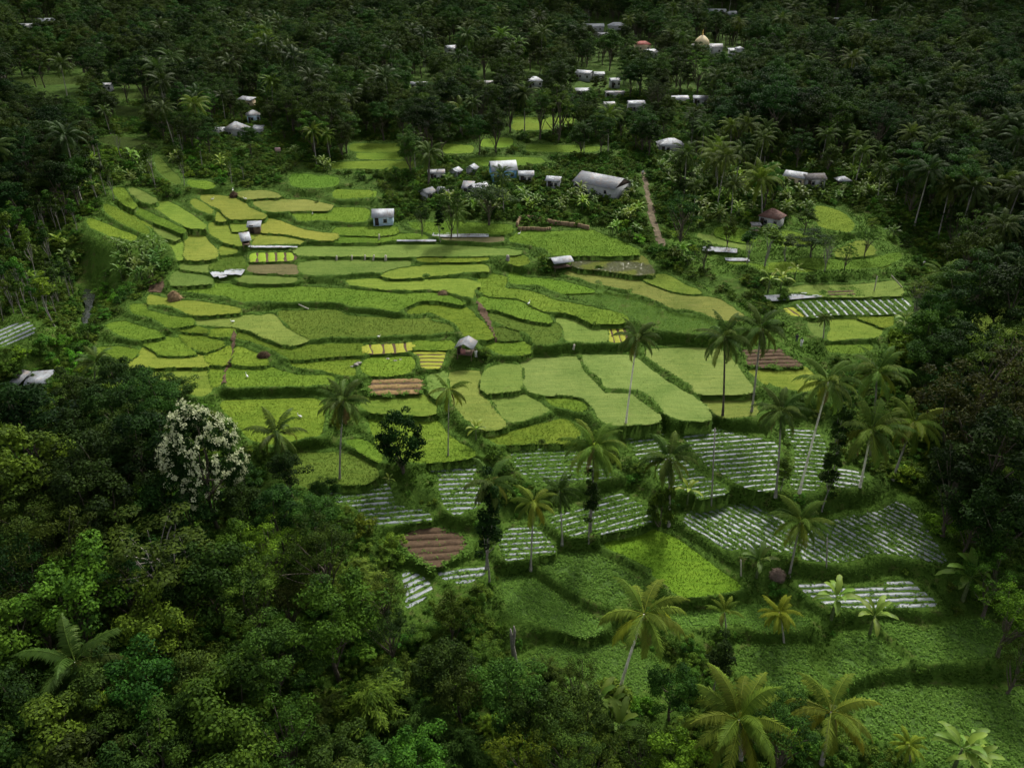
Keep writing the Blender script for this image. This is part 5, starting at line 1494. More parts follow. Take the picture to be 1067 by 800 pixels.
# ------------------------------------------------------------------ vegetation
TONE = {'dark': (0.55, 0.60, 0.62), 'mid': (1, 1, 1), 'bright': (1.65, 1.7, 1.1), 'olive': (1.5, 1.3, 1.0), 'brown': (1.15, 0.80, 0.80), 'yellow': (3.0, 2.5, 1.2), 'deep': (0.75, 0.95, 0.85), 'grey': (1.5, 1.45, 1.6)}
TWORD = {'dark': 'dark green', 'mid': 'green', 'bright': 'bright green', 'olive': 'olive green', 'brown': 'brownish', 'yellow': 'yellow green', 'deep': 'deep green', 'grey': 'greyish green'}
KWORD = {'broad': 'leafy tree', 'clumpy': 'clumpy crowned tree', 'olive': 'fine leaved tree', 'tiered': 'flat topped tree', 'slender': 'slender pale trunked tree', 'column': 'narrow ivy wrapped tree',
         'sparse': 'open crowned tree', 'bamboo': 'bamboo clump', 'shrub': 'bush', 'banana': 'banana plant', 'palm': 'coconut palm'}
ONAME = {'round': 'broadleaf_tree', 'broad': 'broadleaf_tree', 'clumpy': 'broadleaf_tree', 'olive': 'broadleaf_tree', 'tiered': 'broadleaf_tree', 'slender': 'slender_tree', 'column': 'ivy_tree', 'sparse': 'broadleaf_tree',
         'bamboo': 'bamboo_clump', 'shrub': 'shrub', 'banana': 'banana_plant', 'palm': 'coconut_palm'}
CATW = {'bamboo': 'bamboo', 'shrub': 'bush', 'banana': 'banana plant', 'palm': 'palm tree'}
THINGS = []     # dict(root, kind, tone, px, dist, group)  -> labels written at the end
LANDMARK = [    # photo pixel, words
 ((213, 470), 'white flowering tree'), ((165, 570), 'bare branched tree'), ((418, 460), 'dark round tree'), ((435, 570), 'reddish brown soil plot'), ((537, 670), 'broken dead trunk'),
 ((670, 650), 'tall leaning palm'), ((630, 735), 'pair of banana plants'), ((770, 755), 'large low palm'), ((809, 594), 'straw heap'), ((950, 560), 'wide striped plot'),
 ((905, 450), 'cluster of four palms'), ((1030, 430), 'brown withered tree'), ((855, 318), 'brown striped plot'), ((1010, 195), 'golden young palm'), ((803, 228), 'brown roofed house'),
 ((835, 187), 'pink roofed house'), ((698, 148), 'lane top house'), ((628, 190), 'long grey house'), ((524, 177), 'blue gabled house'), ((465, 208), 'umbrella shaped tree'),
 ((400, 226), 'small white hut'), ((250, 133), 'arched porch house'), ((145, 268), 'banana grove'), ((112, 92), 'lone white hut'), ((46, 396), 'stream shed'), ((85, 290), 'stream bend'),
 ((50, 27), 'distant roof pair'), ((558, 86), 'lone hip roofed house'), ((670, 50), 'red roofed house'), ((730, 47), 'cream dome'), ((608, 80), 'irregular white roof'), ((715, 103), 'broad white roof'),
 ((640, 30), 'far group of three roofs'), ((865, 23), 'lone distant roof'), ((437, 90), 'roof between palms'), ((100, 385), 'dark spiky palm'), ((70, 690), 'ragged palm'), ((585, 150), 'highest rice strips'),
 ((310, 188), 'bright upper paddy'), ((200, 90), 'narrow dark terraces'), ((1040, 338), 'ravine paddy'), ((345, 635), 'dense rounded tree'), ((20, 490), 'bright tree at the edge'), ((385, 720), 'brightest bamboo'), ((980, 770), 'leafy bottom field'), ((575, 235), 'earth pen')]

def inst(p, kind, loc, s, rz, tone, group, part=True, jit=None):
    root = empty(ONAME[kind], loc, rz, s)
    trunk = {'bamboo': 'culms', 'banana': 'stem', 'shrub': 'stem'}.get(kind, 'trunk'); crown = {'bamboo': 'foliage', 'banana': 'foliage', 'shrub': 'foliage'}.get(kind, 'crown')
    if kind == 'bamboo': trunk = 'stem'
    if part:
        child(trunk, p.trunk, root)
    c = child(crown, p.crown, root, loc=tuple(p.top) if hasattr(p, 'top') else (0, 0, 0))
    c.color = (*TONE[tone], 1)
    q = project(np.array(loc) + np.array([0, 0, p.zc * s]))
    THINGS.append(dict(root=root, kind=kind, tone=tone, px=q[:2], dist=q[2], group=group))
    return root
def place(cx, cy, rpx, kind, tone, group, label=None, hscale=1.0, proto=None):
    """a plant whose crown centre shows at (cx, cy) with crown radius rpx"""
    lst = PT[kind]; p = lst[proto if proto is not None else len(THINGS) % len(lst)]
    zoff = p.zc
    for _ in range(4):
        g = ground(cx, cy, zoff, lambda x, y: tz(x, y))
        dist = np.linalg.norm(g - CAM)
        s = rpx * dist / FPX / p.R
        zoff = p.zc * s
    loc = (g[0], g[1], tz(g[0], g[1]))
    r_ = inst(p, kind, loc, s, random.uniform(0, 6.28), tone, group)
    if label: THINGS.pop(); tag(r_, label, CATW.get(kind, 'tree'), group)
    PLACED.append((loc[0], loc[1], p.R * s))
    return r_
PLACED = []

# ---- prominent palms: crown px, base px, crown radius px, label, tone, fronds as parts
def palm(cx, cy, bx, by, rpx, label, tone='mid', parts=False, n=24, dry=0, trunk_col=(1, 1, 1), rad=0.17, old=0, kmax=9, kmin=0, nuts=True):
    g = gpt(bx, by); d = ray(cx, cy); t = (g[1] - CAM[1]) / d[1]; top = CAM + d * t
    H = top[2] - g[2]; dist = np.linalg.norm(top - CAM)
    s = rpx * dist / FPX / 4.15
    rr = np.random.default_rng(int(cx * 13 + cy))
    root = empty('coconut_palm', g); tag(root, label, 'palm tree', 'coconut palms around the terraces')
    tb = palm_trunk_mb(max(H, 0.6), top[0] - g[0], 0.0, rad * max(0.7, min(1.15, s)))
    o = tb.obj('trunk', M['palm_bark'], root, True); o.color = (*trunk_col, 1)
    tp = np.vstack(tb.v)[-1]
    if parts:
        for i in range(n):
            f = i / (n - 1); k = kmin + min(kmax - kmin - 1, int(f ** 0.85 * (kmax - kmin))); az = i * 2.3999 + rr.normal() * .2
            c = child('frond', FR_MESH[k][int(rr.integers(0, 2))], root, tuple(tp + np.array([0, 0, .12])), (rr.normal() * .06, rr.normal() * .06, az), (s,) * 3)
            tn = PTONE.get(tone, TONE[tone]); v = 1 + 0.15 * rr.normal()
            if k >= 6 and rr.uniform() < 0.45: tn = (tn[0] * 1.5, tn[1] * 1.2, tn[2] * .8)
            c.color = (tn[0] * v, tn[1] * v, tn[2] * v, 1)
        for i in range(dry):
            child('dry_frond', DRY_MESH, root, tuple(tp - np.array([0, 0, .1])), (0, 0, rr.uniform(0, 6.28)), (s,) * 3)
    else:
        c = child('crown', PALM_CROWN[int(rr.integers(0, 4))][0], root, tuple(tp), (0, 0, rr.uniform(0, 6.28)), (s,) * 3); c.color = (*PTONE.get(tone, TONE[tone]), 1)
    if nuts and H > 4: child('coconut_cluster', NUTS, root, tuple(tp), (0, 0, 0), (s,) * 3)
    PLACED.append((g[0], g[1], 2.0))
    return root
P_ = True
PTONE = {'olive': (2.0, 1.8, 1.2), 'brown': (2.1, 1.7, 1.1), 'dark': (1.0, 1.05, 1.0), 'bright': (2.0, 2.0, 1.3), 'mid': (1.5, 1.5, 1.2), 'yellow': (3.2, 2.7, 1.3), 'grey': (1.6, 1.6, 1.6)}
palm(358, 418, 354, 500, 27, 'tall slim palm rising in front of the long dark bank', 'dark', P_, 24, 2)
palm(288, 452, 287, 484, 29, 'short dark palm between the white flowering tree and a taller palm', 'dark', P_, 20, 1, (0.6, .6, .6))
palm(468, 406, 467, 476, 22, 'thin palm with sparse yellowing crown in front of the open hut', 'olive', P_, 17, 2, rad=.12, kmin=2)
palm(664, 352, 652, 442, 24, 'palm with white leaning trunk on the pale olive paddy', 'dark', P_, 22, 2, (2.8, 2.8, 2.7), kmin=0)
palm(755, 352, 753, 434, 29, 'palm with straight dark trunk and one hanging frond on olive paddies', 'dark', P_, 22, 1, (0.3, .27, .25), kmin=0)
palm(793, 342, 783, 430, 28, 'tallest palm with grey trunk in front of the ridged soil plot', 'dark', P_, 24, 1)
palm(863, 398, 833, 513, 31, 'palm with very long leaning white trunk crossing the mulched plots', 'mid', P_, 24, 1, (2.8, 2.8, 2.7))
palm(914, 388, 906, 480, 30, 'rearmost palm of the cluster of four beside the ravine wood', 'mid', P_, 22, 0, (.8, .8, .8))
palm(908, 448, 896, 507, 35, 'frontmost palm with yellow lower fronds in the cluster of four', 'mid', P_, 24, 1, (2.8, 2.8, 2.7))
palm(952, 440, 930, 500, 30, 'palm with orange tinged fronds nearest the ravine wood', 'olive', P_, 20, 1, (1.1, 1.1, 1.1), kmin=1)
palm(814, 428, 808, 517, 28, 'dark crowned palm behind the ivy hedge between mulched plots', 'dark', P_, 22, 1, (.8, .8, .8))
palm(619, 466, 615, 556, 33, 'bushy bright palm with yellow lower fronds in front of mulched plots', 'bright', P_, 24, 1, (.6, .6, .6))
palm(697, 478, 697, 548, 30, 'dark palm with hanging dry fronds above the grassy striped terrace', 'dark', P_, 24, 4, (1.0, 1., 1.))
palm(512, 502, 507, 592, 30, 'drooping palm beside a thick ivy tree in the striped plots', 'dark', P_, 18, 1, kmin=1)
palm(556, 524, 553, 592, 25, 'slim palm with hanging brownish fronds at the small white striped plot', 'olive', P_, 16, 3, kmin=1)
palm(583, 512, 586, 566, 22, 'small dark palm just behind the slim palm with brownish fronds', 'dark', False)
palm(834, 543, 822, 601, 29, 'short bushy palm with curved trunk between the two large striped plots', 'mid', P_, 24, 1, (.9, .9, .9))
palm(671, 640, 645, 722, 43, 'large palm with long arching fronds and leaning white trunk', 'olive', P_, 20, 2, (2.8, 2.8, 2.7), kmin=1)
palm(770, 750, 772, 800, 50, 'largest low palm with yellowish spreading fronds at the bottom edge', 'olive', P_, 26, 1, nuts=False, rad=.24, kmax=8)
palm(866, 742, 856, 795, 40, 'low palm with orange tipped drooping fronds beside the leafy bottom field', 'brown', P_, 18, 3, rad=.22, kmin=1)
palm(812, 638, 817, 668, 19, 'young yellow green palm without tall trunk above the bean field', 'yellow', False, nuts=False)
palm(755, 638, 757, 662, 17, 'young upright palm with an orange dead frond over the dark ivy column', 'olive', P_, 10, 2, nuts=False, kmax=4)
palm(947, 776, 949, 794, 15, 'small young palm with orange fronds at the bottom edge', 'yellow', False, nuts=False)
palm(100, 378, 98, 405, 19, 'dark spiky palm at the lower terrace corner', 'dark', P_, 18, 0, (.5, .5, .5), nuts=False, kmax=6)
palm(78, 690, 90, 760, 42, 'ragged dark palm with orange dead fronds in the near wood', 'dark', P_, 18, 6, (.6, .6, .6))
palm(746, 160, 746, 190, 21, 'broad dark palm beyond the lane near the bananas', 'mid', False)
palm(793, 186, 794, 228, 22, 'grey green palm standing between knoll houses', 'olive', False)
palm(1010, 193, 1006, 240, 16, 'golden young palm glowing before the dark wood', 'yellow', P_, 16, 0, (.5, .5, .5), kmax=6, nuts=False)
palm(1046, 190, 1043, 226, 21, 'dark palm beside the golden young palm', 'dark', False)
palm(985, 288, 984, 320, 20, 'palm with greyish fronds sunk in the ravine bushes', 'olive', False)
palm(476, 222, 477, 249, 15, 'greyish palm on the terrace below the umbrella shaped tree', 'grey', False, rad=.13)
palm(447, 160, 447, 196, 17, 'big dark palm with thick trunk beside the low pale roof', 'dark', False, trunk_col=(.4, .36, .33), rad=.3)
palm(480, 113, 480, 140, 16, 'grey green palm in the middle of the palm wood', 'grey', False)
palm(859, 331, 858, 352, 9, 'small palm between olive terraces below the brown striped plot', 'dark', False, nuts=False)
palm(975, 120, 976, 150, 14, 'pale palm in the dark far wood', 'grey', False)

# ---- prominent bananas
def banana(px, py, h, label, tone='mid', n=9, stems=1):
    g = gpt(px, py); dist = np.linalg.norm(g - CAM); s = h * dist / FPX / 4.2
    rr = np.random.default_rng(int(px * 3 + py))
    root = empty('banana_plant', g, 0, s); tag(root, label, 'banana plant', 'banana plants along the terraces')
    for k in range(stems):
        sx, sy, hh = (0, 0, 2.2) if k == 0 else (rr.normal() * .9, rr.normal() * .7, rr.uniform(1.0, 1.8))
        MB().tube([[sx, sy, -.3], [sx, sy, hh * .5], [sx + .05, sy, hh]], [.16, .12, .07], 7).obj('stem', M['stem'], root, True)
        for kk, az in banana_layout(rr, n):
            c = child('leaf', BL_MESH[kk], root, (sx, sy, hh), (0, 0, az), (0.55 + .2 * hh,) * 3); v = 1 + .12 * rr.normal()
            tn = {'bright': (1.3, 1.35, 1.1), 'yellow': (1.7, 1.5, 1.0)}.get(tone, TONE[tone]); c.color = (tn[0] * v, tn[1] * v, tn[2] * v, 1)
    PLACED.append((g[0], g[1], 1.5))
banana(622, 752, 52, 'tall bright banana plant beside the leaning palm foot, rear one of a pair', 'bright', 9, 2)
banana(644, 776, 52, 'bright banana plant in front of another below the leaning palm', 'bright', 9, 2)
banana(788, 602, 40, 'banana plant next to the straw heap below the striped plot', 'mid', 10, 1)
banana(866, 645, 46, 'pale green banana plant in front of the five row plot, larger of two', 'bright', 10, 1)
banana(906, 660, 42, 'banana plant with brown stem in front of the five row plot, smaller of two', 'bright', 9, 1)
banana(1003, 625, 52, 'tall banana plant with brown hanging leaves beside the ravine bushes', 'bright', 11, 1)
banana(993, 802, 52, 'pale banana plant standing in the leafy bottom field', 'bright', 10, 2)
banana(496, 458, 24, 'small yellow green banana plant on the bank behind the thin palm', 'yellow', 9, 1)
banana(716, 525, 30, 'narrow bright banana plant next to the dark palm with dry fronds', 'yellow', 6, 1)
banana(940, 346, 22, 'bright banana clump at the bushy end of the olive terraces', 'bright', 9, 2)
banana(800, 305, 26, 'light banana plant below the knoll bank, first of two side by side', 'yellow', 7, 1)
banana(813, 303, 24, 'light banana plant below the knoll bank, second of two side by side', 'yellow', 7, 1)
banana(828, 291, 18, 'small pale banana plant on the knoll bank beside two larger ones', 'yellow', 7, 1)
banana(406, 505, 14, 'small bright banana plant at the foot of the dark round tree', 'yellow', 6, 1)


# ---- the white flowering tree, and single trees that stand out
cm, bm_, tm, BR, BZc = make_blossom()
g = gpt(228, 556); d = ray(213, 484); t = (g[1] - CAM[1]) / d[1]; top = CAM + d * t; g[0] = top[0]; g[2] = tz(g[0], g[1]); root = empty('flowering_tree', g, 0.6, 1.0); tag(root, 'tall dense tree covered in white blossom at the wood edge', 'tree')
d = ray(213, 484); t = (g[1] - CAM[1]) / d[1]; top = CAM + d * t
root.scale = (1.0,) * 3
sxy = 44 * np.linalg.norm(top - CAM) / FPX / BR * 0.75
root.scale = (sxy, sxy, (top[2] - g[2]) / BZc)
child('trunk', tm, root); c = child('crown', cm, root); c.color = (0.8, 0.8, 0.9, 1); child('blossom', bm_, root)
PLACED.append((g[0], g[1], 5))
def single(cx, cy, bx, by, rpx, kind, tone, label, proto=0, zs=None, name=None):
    g = gpt(bx, by); d = ray(cx, cy); t = (g[1] - CAM[1]) / d[1]; top = CAM + d * t
    g = np.array([top[0], g[1], tz(top[0], g[1])])
    if kind == 'column': rpx *= .62
    p = PT[kind][proto % len(PT[kind])]; s = rpx * np.linalg.norm(top - CAM) / FPX / p.R
    root = empty(name or ONAME[kind], g, random.uniform(0, 6), 1); root.scale = (s, s, (top[2] - g[2]) / p.zc if zs is None else zs * s)
    tag(root, label, CATW.get(kind, 'tree'), None)
    child({'shrub': 'stem', 'bamboo': 'stem', 'banana': 'stem'}.get(kind, 'trunk'), p.trunk, root)
    c = child({'shrub': 'foliage', 'bamboo': 'foliage', 'banana': 'foliage'}.get(kind, 'crown'), p.crown, root); c.color = (*TONE[tone], 1)
    PLACED.append((g[0], g[1], p.R * s * .8)); return root
single(418, 462, 421, 492, 23, 'round', 'dark', 'dark rounded tree standing alone on the lower paddies', 0)
single(165, 575, 158, 650, 52, 'sparse', 'olive', 'big open crowned tree with bare pale branches in the near wood', 0)
single(712, 222, 714, 262, 18, 'olive', 'grey', 'rounded lacy tree with pale trunks at the lane bottom', 0)
single(468, 207, 469, 250, 14, 'tiered', 'bright', 'umbrella shaped bright tree with a thin pale trunk above the terraces', 0)
single(509, 203, 509, 236, 22, 'tiered', 'mid', 'wide flat topped tree in front of the blue gabled house', 1)
single(866, 490, 858, 533, 12, 'column', 'deep', 'narrow ivy wrapped tree with white foot below the leaning palm', 0)
single(876, 448, 872, 505, 12, 'column', 'mid', 'lighter ivy wrapped tree behind the white footed one', 1)
single(616, 523, 614, 566, 11, 'column', 'dark', 'dark ivy wrapped tree under the bushy bright palm', 1)
single(509, 545, 508, 605, 17, 'column', 'dark', 'thick ivy wrapped tree under the drooping palm', 0)
single(691, 523, 692, 548, 15, 'shrub', 'dark', 'dark tangled bush at the foot of the palm with dry fronds', 1)
single(750, 690, 742, 725, 13, 'column', 'dark', 'dark ivy column beside the bean field under a young palm', 0)
single(817, 490, 818, 512, 9, 'column', 'bright', 'bright ivy hedge tree between two mulched plots', 0)
single(958, 303, 960, 335, 15, 'sparse', 'bright', 'light open tree with thin trunk beside the brown striped plot', 1)
single(802, 246, 802, 278, 9, 'slender', 'bright', 'slender light green tree on the knoll in front of the brown roofed house', 0)
single(782, 248, 781, 275, 7, 'slender', 'bright', 'thinner slender tree on the knoll beside the light green one', 1)
single(848, 250, 848, 268, 17, 'broad', 'mid', 'rounded dark tree on the knoll grass', 2)
single(865, 254, 862, 283, 9, 'sparse', 'grey', 'thin greyish tree on the knoll slope in front of the rounded one', 0)
single(822, 252, 822, 272, 7, 'slender', 'mid', 'slim green tree on the knoll, inner neighbour of the rounded one', 2)
single(884, 262, 884, 282, 8, 'olive', 'bright', 'small bright round tree at the outer end of the knoll terraces', 1)
single(905, 248, 905, 268, 9, 'olive', 'olive', 'olive tree on the knoll slope next to the dark wood', 2)
single(760, 238, 760, 258, 8, 'broad', 'bright', 'small leafy bright tree on the knoll near the rumpled sheet', 3)
single(735, 262, 735, 284, 9, 'olive', 'mid', 'small fine leaved tree on the steep knoll bank', 0)
single(840, 228, 840, 244, 10, 'broad', 'mid', 'leafy tree just behind the knoll next to the brown roofed house', 4)
single(45, 300, 46, 336, 8, 'slender', 'yellow', 'tallest slender yellowish tree with white trunk beyond the stream', 2)
single(438, 222, 433, 247, 8, 'tiered', 'mid', 'small dark topped tree with white trunk behind the terrace sheet', 0)
single(458, 230, 458, 252, 6, 'column', 'dark', 'small dark creeper covered stump tree with white foot', 1)
single(73, 440, 73, 455, 26, 'sparse', 'olive', 'pale trunked open tree at the upper edge of the near wood', 1)
single(330, 210, 318, 212, 3, 'shrub', 'mid', 'little bush on the bank of the bright paddy beside the white hut', 2)

# ---- the near wood, tree by tree: crown centre px, radius px, kind, tone
NEARW = '''20,492,40,clumpy,bright 60,505,34,broad,dark 110,492,40,broad,dark 152,478,36,broad,dark 140,452,30,olive,olive 28,440,36,broad,dark 118,424,26,broad,dark 160,422,27,broad,mid 95,540,36,broad,dark
58,572,40,olive,olive 76,624,38,clumpy,bright 18,604,38,olive,dark 12,668,36,clumpy,bright 165,662,33,clumpy,bright 248,568,25,broad,bright 222,606,38,broad,deep 284,572,28,olive,yellow 262,622,36,olive,olive
335,575,36,olive,olive 372,590,34,bamboo,olive 300,628,22,olive,brown 345,645,42,broad,bright 285,690,38,broad,deep 233,742,42,clumpy,bright 205,712,32,broad,mid 292,768,38,olive,olive 325,730,36,bamboo,mid 385,715,42,bamboo,bright
398,775,40,bamboo,mid 425,688,30,bamboo,olive 55,770,38,clumpy,bright 18,742,36,broad,mid 112,742,34,broad,mid 150,716,34,broad,deep 165,786,40,olive,mid 245,795,40,clumpy,bright 442,655,22,bamboo,olive 470,645,18,clumpy,bright
440,735,34,bamboo,mid 405,700,30,bamboo,mid 465,695,28,broad,mid 505,675,28,bamboo,bright 532,722,34,broad,deep 482,770,36,bamboo,mid 560,745,32,broad,mid 545,792,32,olive,yellow 512,748,15,bamboo,yellow 600,708,22,olive,olive
592,782,34,olive,mid 622,796,30,olive,olive 668,780,28,olive,mid 702,715,24,broad,deep 705,790,26,clumpy,yellow 570,690,24,bamboo,olive 480,720,26,broad,mid 130,600,34,olive,dark 190,610,32,broad,dark 30,545,30,broad,mid
190,520,30,broad,dark 75,455,26,broad,dark 40,650,28,broad,mid 100,700,30,broad,mid 330,540,24,broad,mid 290,540,26,broad,mid 250,530,24,broad,dark 360,640,24,bamboo,olive 400,620,22,olive,olive 350,790,30,clumpy,mid
190,760,30,broad,mid 80,800,34,clumpy,mid 435,790,30,clumpy,bright 500,800,28,bamboo,mid 640,720,18,shrub,mid 610,745,24,broad,mid 20,800,34,broad,mid 120,395,20,broad,mid 150,402,20,broad,dark 185,410,18,broad,mid 75,415,20,broad,mid
255,500,20,broad,dark 300,490,18,broad,dark 340,512,14,broad,mid 380,545,14,shrub,olive 410,560,12,shrub,olive'''
for tok in NEARW.split():
    a = tok.split(','); place(float(a[0]), float(a[1]), float(a[2]), a[3], a[4], 'trees of the near wood below the terraces')
RIGHTW = '''1022,425,52,olive,brown 1050,385,36,olive,olive 975,372,24,broad,mid 1005,372,28,broad,dark 1040,490,44,broad,dark 995,455,28,broad,dark 1000,505,30,olive,dark 1052,545,36,broad,dark 1060,440,36,olive,brown
985,410,22,broad,dark 968,395,18,broad,mid 965,345,20,broad,bright 940,352,14,shrub,bright 1040,602,24,olive,bright 1058,640,26,olive,yellow 1050,585,24,broad,mid 1062,690,20,olive,olive 985,330,22,broad,deep 1020,300,26,broad,dark
1055,310,28,broad,dark 985,300,18,broad,mid 1030,355,24,olive,mid 1060,355,26,broad,mid 955,375,14,shrub,mid 935,370,12,shrub,bright 985,545,14,shrub,bright 1005,560,14,shrub,mid 1015,540,20,broad,deep 962,500,14,shrub,mid 945,492,13,shrub,bright'''
for tok in RIGHTW.split():
    a = tok.split(','); place(float(a[0]), float(a[1]), float(a[2]), a[3], a[4], 'trees of the ravine wood')

# ---- the rest of the wood: scattered over the ground, kept clear of fields, houses and each other
MASK = np.zeros((420, 620), bool)     # half-size photo mask of what has to stay in view
yy, xx = np.mgrid[0:420, 0:620]
for f in F:
    P2 = f['px'] / 2
    lo = np.floor(P2.min(0)).astype(int) - 1; hi = np.ceil(P2.max(0)).astype(int) + 2
    lo = np.maximum(lo, 0); hi = np.minimum(hi, [620, 420])
    if (hi <= lo).any(): continue
    sl = (slice(lo[1], hi[1]), slice(lo[0], hi[0]))
    MASK[sl] |= inside(xx[sl] + .5, yy[sl] + .5, P2)
for w in PATHW[:1]:
    q = project(np.column_stack([w, tzv(w[:, 0], w[:, 1])]))[:, :2] / 2
    MASK |= inside(xx + .5, yy + .5, q)
def covers(px, py, rx, ry):
    k = np.linspace(-.9, .9, 9); X, Y = np.meshgrid(k, k); s = (X ** 2 + Y ** 2) < .85
    ix = ((px + X[s] * rx) / 2).astype(int); iy = ((py + Y[s] * ry) / 2).astype(int)
    ok = (ix >= 0) & (ix < 620) & (iy >= 0) & (iy < 420)
    return MASK[np.clip(iy, 0, 419), np.clip(ix, 0, 619)][ok].sum() / len(ix)
REG = [  # name, base px outline, spacing m, kinds, tones, size range (scale), mask limit
 ('grove', 'Z-200,250 0,242 88,238 84,300 70,335 30,362 -100,385', 4.2, dict(slender=.75, broad=.1, banana=.15), dict(mid=.5, bright=.5), (.6, 1.0), .3),
 ('bananas', 'Z116,268 140,250 180,268 186,288 160,300 128,298', 2.4, dict(banana=1), dict(deep=.6, mid=.4), (.75, 1.0), .4),
 ('slope', 'Z90,165 160,150 225,172 262,190 225,196 190,205 165,218 120,262 98,240', 4.4, dict(shrub=.72, banana=.18, slender=.1), dict(mid=.6, bright=.4), (.6, 1.3), .12),
 ('streamside', 'Z60,372 85,350 105,320 112,300 135,305 128,330 105,352 90,372 100,400 60,402 -30,420 -30,405 30,388', 3.0, dict(shrub=1), dict(mid=.5, bright=.5), (.6, 1.2), .15),
 ('left wood', 'Z-300,130 60,150 100,165 96,236 0,245 -300,255', 6.2, dict(broad=.75, olive=.1, palm=.15), dict(dark=.8, mid=.2), (.8, 1.3), .2),
 ('knoll', 'Z688,165 830,168 930,180 938,236 905,214 850,214 830,222 775,236 735,232 700,216 690,190', 4.0, dict(banana=.45, shrub=.2, broad=.2, palm=.15), dict(mid=.6, bright=.4), (.6, 1.0), .15),
 ('knoll foot', 'Z760,283 930,278 960,262 985,300 950,310 780,292', 5.0, dict(shrub=1), dict(mid=.5, bright=.5), (.5, .9), .08),
 ('knoll side', 'Z905,214 960,250 985,300 940,270 900,235', 5.0, dict(shrub=.8, banana=.2), dict(mid=.6, dark=.4), (.6, 1.2), .15),
 ('lane side', 'Z640,215 660,195 668,225 690,255 720,262 700,240 690,200 735,240 745,268 700,285 640,240', 3.4, dict(shrub=.7, banana=.3), dict(mid=.5, bright=.5), (.5, 1.1), .15),
 ('village front', 'Z225,150 300,160 335,178 420,176 440,205 500,225 650,214 665,190 640,205 560,200 500,190 400,170 330,165', 3.6, dict(banana=.35, shrub=.35, broad=.15, palm=.15), dict(mid=.6, bright=.4), (.6, 1.0), .12),
 ('right wood', 'Z935,160 1400,160 1400,330 1010,322 985,300 960,252 925,232', 5.6, dict(broad=.6, palm=.2, banana=.08, olive=.12), dict(dark=.7, mid=.3), (.75, 1.2), .2),
 ('ravine', 'Z985,350 1400,340 1400,640 1090,640 1040,600 1000,535 980,505 965,470 955,400', 4.5, dict(broad=.6, olive=.4), dict(dark=.7, brown=.2, mid=.1), (.7, 1.1), .12),
 ('near wood', 'Z-400,455 60,462 120,470 200,548 262,560 300,590 385,620 410,660 440,665 500,700 560,735 600,775 640,830 720,1050 -400,1050', 4.4, dict(broad=.32, clumpy=.13, olive=.2, bamboo=.35), dict(dark=.45, mid=.45, olive=.1), (.6, 1.05), .05),
 ('bottom bushes', 'Z585,705 640,720 700,735 730,760 840,760 870,800 930,830 720,1050 640,830', 2.6, dict(shrub=.9, olive=.1), dict(mid=.6, bright=.25, olive=.15), (.6, 1.2), .1),
 ('terrace bushes', 'Z640,700 720,690 760,705 735,735 690,730', 2.4, dict(shrub=1), dict(mid=.7, deep=.3), (.5, 1.0), .1),
 ('field edge', 'Z1010,600 1060,600 1120,700 1070,720 1040,660', 2.6, dict(shrub=1), dict(olive=.5, bright=.5), (.6, 1.1), .1),
]
REGP = [(n, np.array(parse(s)), *rest) for n, s, *rest in REG]
UPPER = ('upper wood', None, 6.4, dict(broad=.72, palm=.11, olive=.14, bamboo=.03), dict(dark=.55, mid=.35, bright=.1), (.6, 1.35), .10)
UPPER_R = ('upper wood', None, 6.6, dict(broad=.82, palm=.05, olive=.10, bamboo=.03), dict(dark=.55, mid=.35, olive=.1), (.65, 1.45), .12)
CAND = []
grid = {}
def free(x, y, rad):
    c = 6.0; i, j = int(x // c), int(y // c)
    for a in range(i - 2, i + 3):
        for b in range(j - 2, j + 3):
            for (qx, qy, qr) in grid.get((a, b), ()):
                if (qx - x) ** 2 + (qy - y) ** 2 < ((qr + rad) * 0.62) ** 2: return False
    return True
def put(x, y, rad): grid.setdefault((int(x // 6.0), int(y // 6.0)), []).append((x, y, rad))
for q in PLACED: put(*q)
for q in [(668, 182), (673, 206), (680, 236), (690, 258)]:
    q = gpt(*q); put(q[0], q[1], 2.6)
rr = np.random.default_rng(5150)
def pick(d): 
    k = list(d); w = np.array([d[a] for a in k]); return k[int(rr.choice(len(k), p=w / w.sum()))]
def try_point(x, y):
    z = float(base_z(x, y)); q = project((x, y, z)); px, py = q[:2]
    if q[2] < 5 or px < -260 or px > 1330 or py > 1040: return
    reg = None
    for R__ in REGP:
        if inside(px, py, R__[1]): reg = R__; break
    if reg is None:
        if py < 178 and y > 232: reg = UPPER_R if px > 735 or px < 170 else UPPER
        else: return
    nm, _, spc, kinds, tones, (s0, s1), lim = reg
    if rr.uniform() > min(1.0, (4.0 / spc) ** 2) and y < 400: return
    k = pick(kinds); t = pick(tones); s = rr.uniform(s0, s1)
    if k == 'banana' and y > 250: s *= 1.15
    p = PT[k][int(rr.integers(0, len(PT[k])))]
    rad = p.R * s * (0.9 if k != 'palm' else 0.6)
    nr = float(nearv(np.array([x]), np.array([y]))[0])
    if nr < min(2.2, rad * .7) + 0.3: return
    if not free(x, y, max(rad, spc * .45)): return
    zt = tz(x, y); c = project((x, y, zt + p.zc * s)); ppm = FPX / c[2]
    rx = p.R * s * ppm
    if covers(c[0], c[1], rx, rx * .85) > lim: return
    top = project((x, y, zt + p.H * s))[1]
    for (x0, y0, x1, y1, dd) in CLEAR:
        if c[2] < dd * 1.0 + 3 and c[0] + rx * .8 > x0 and c[0] - rx * .8 < x1 and top < y1 - 1 and max(py, c[1]) > y0 + 1: return
    put(x, y, max(rad, spc * .45))
    CAND.append((k, t, s, p, x, y, zt, rx, c, nm))
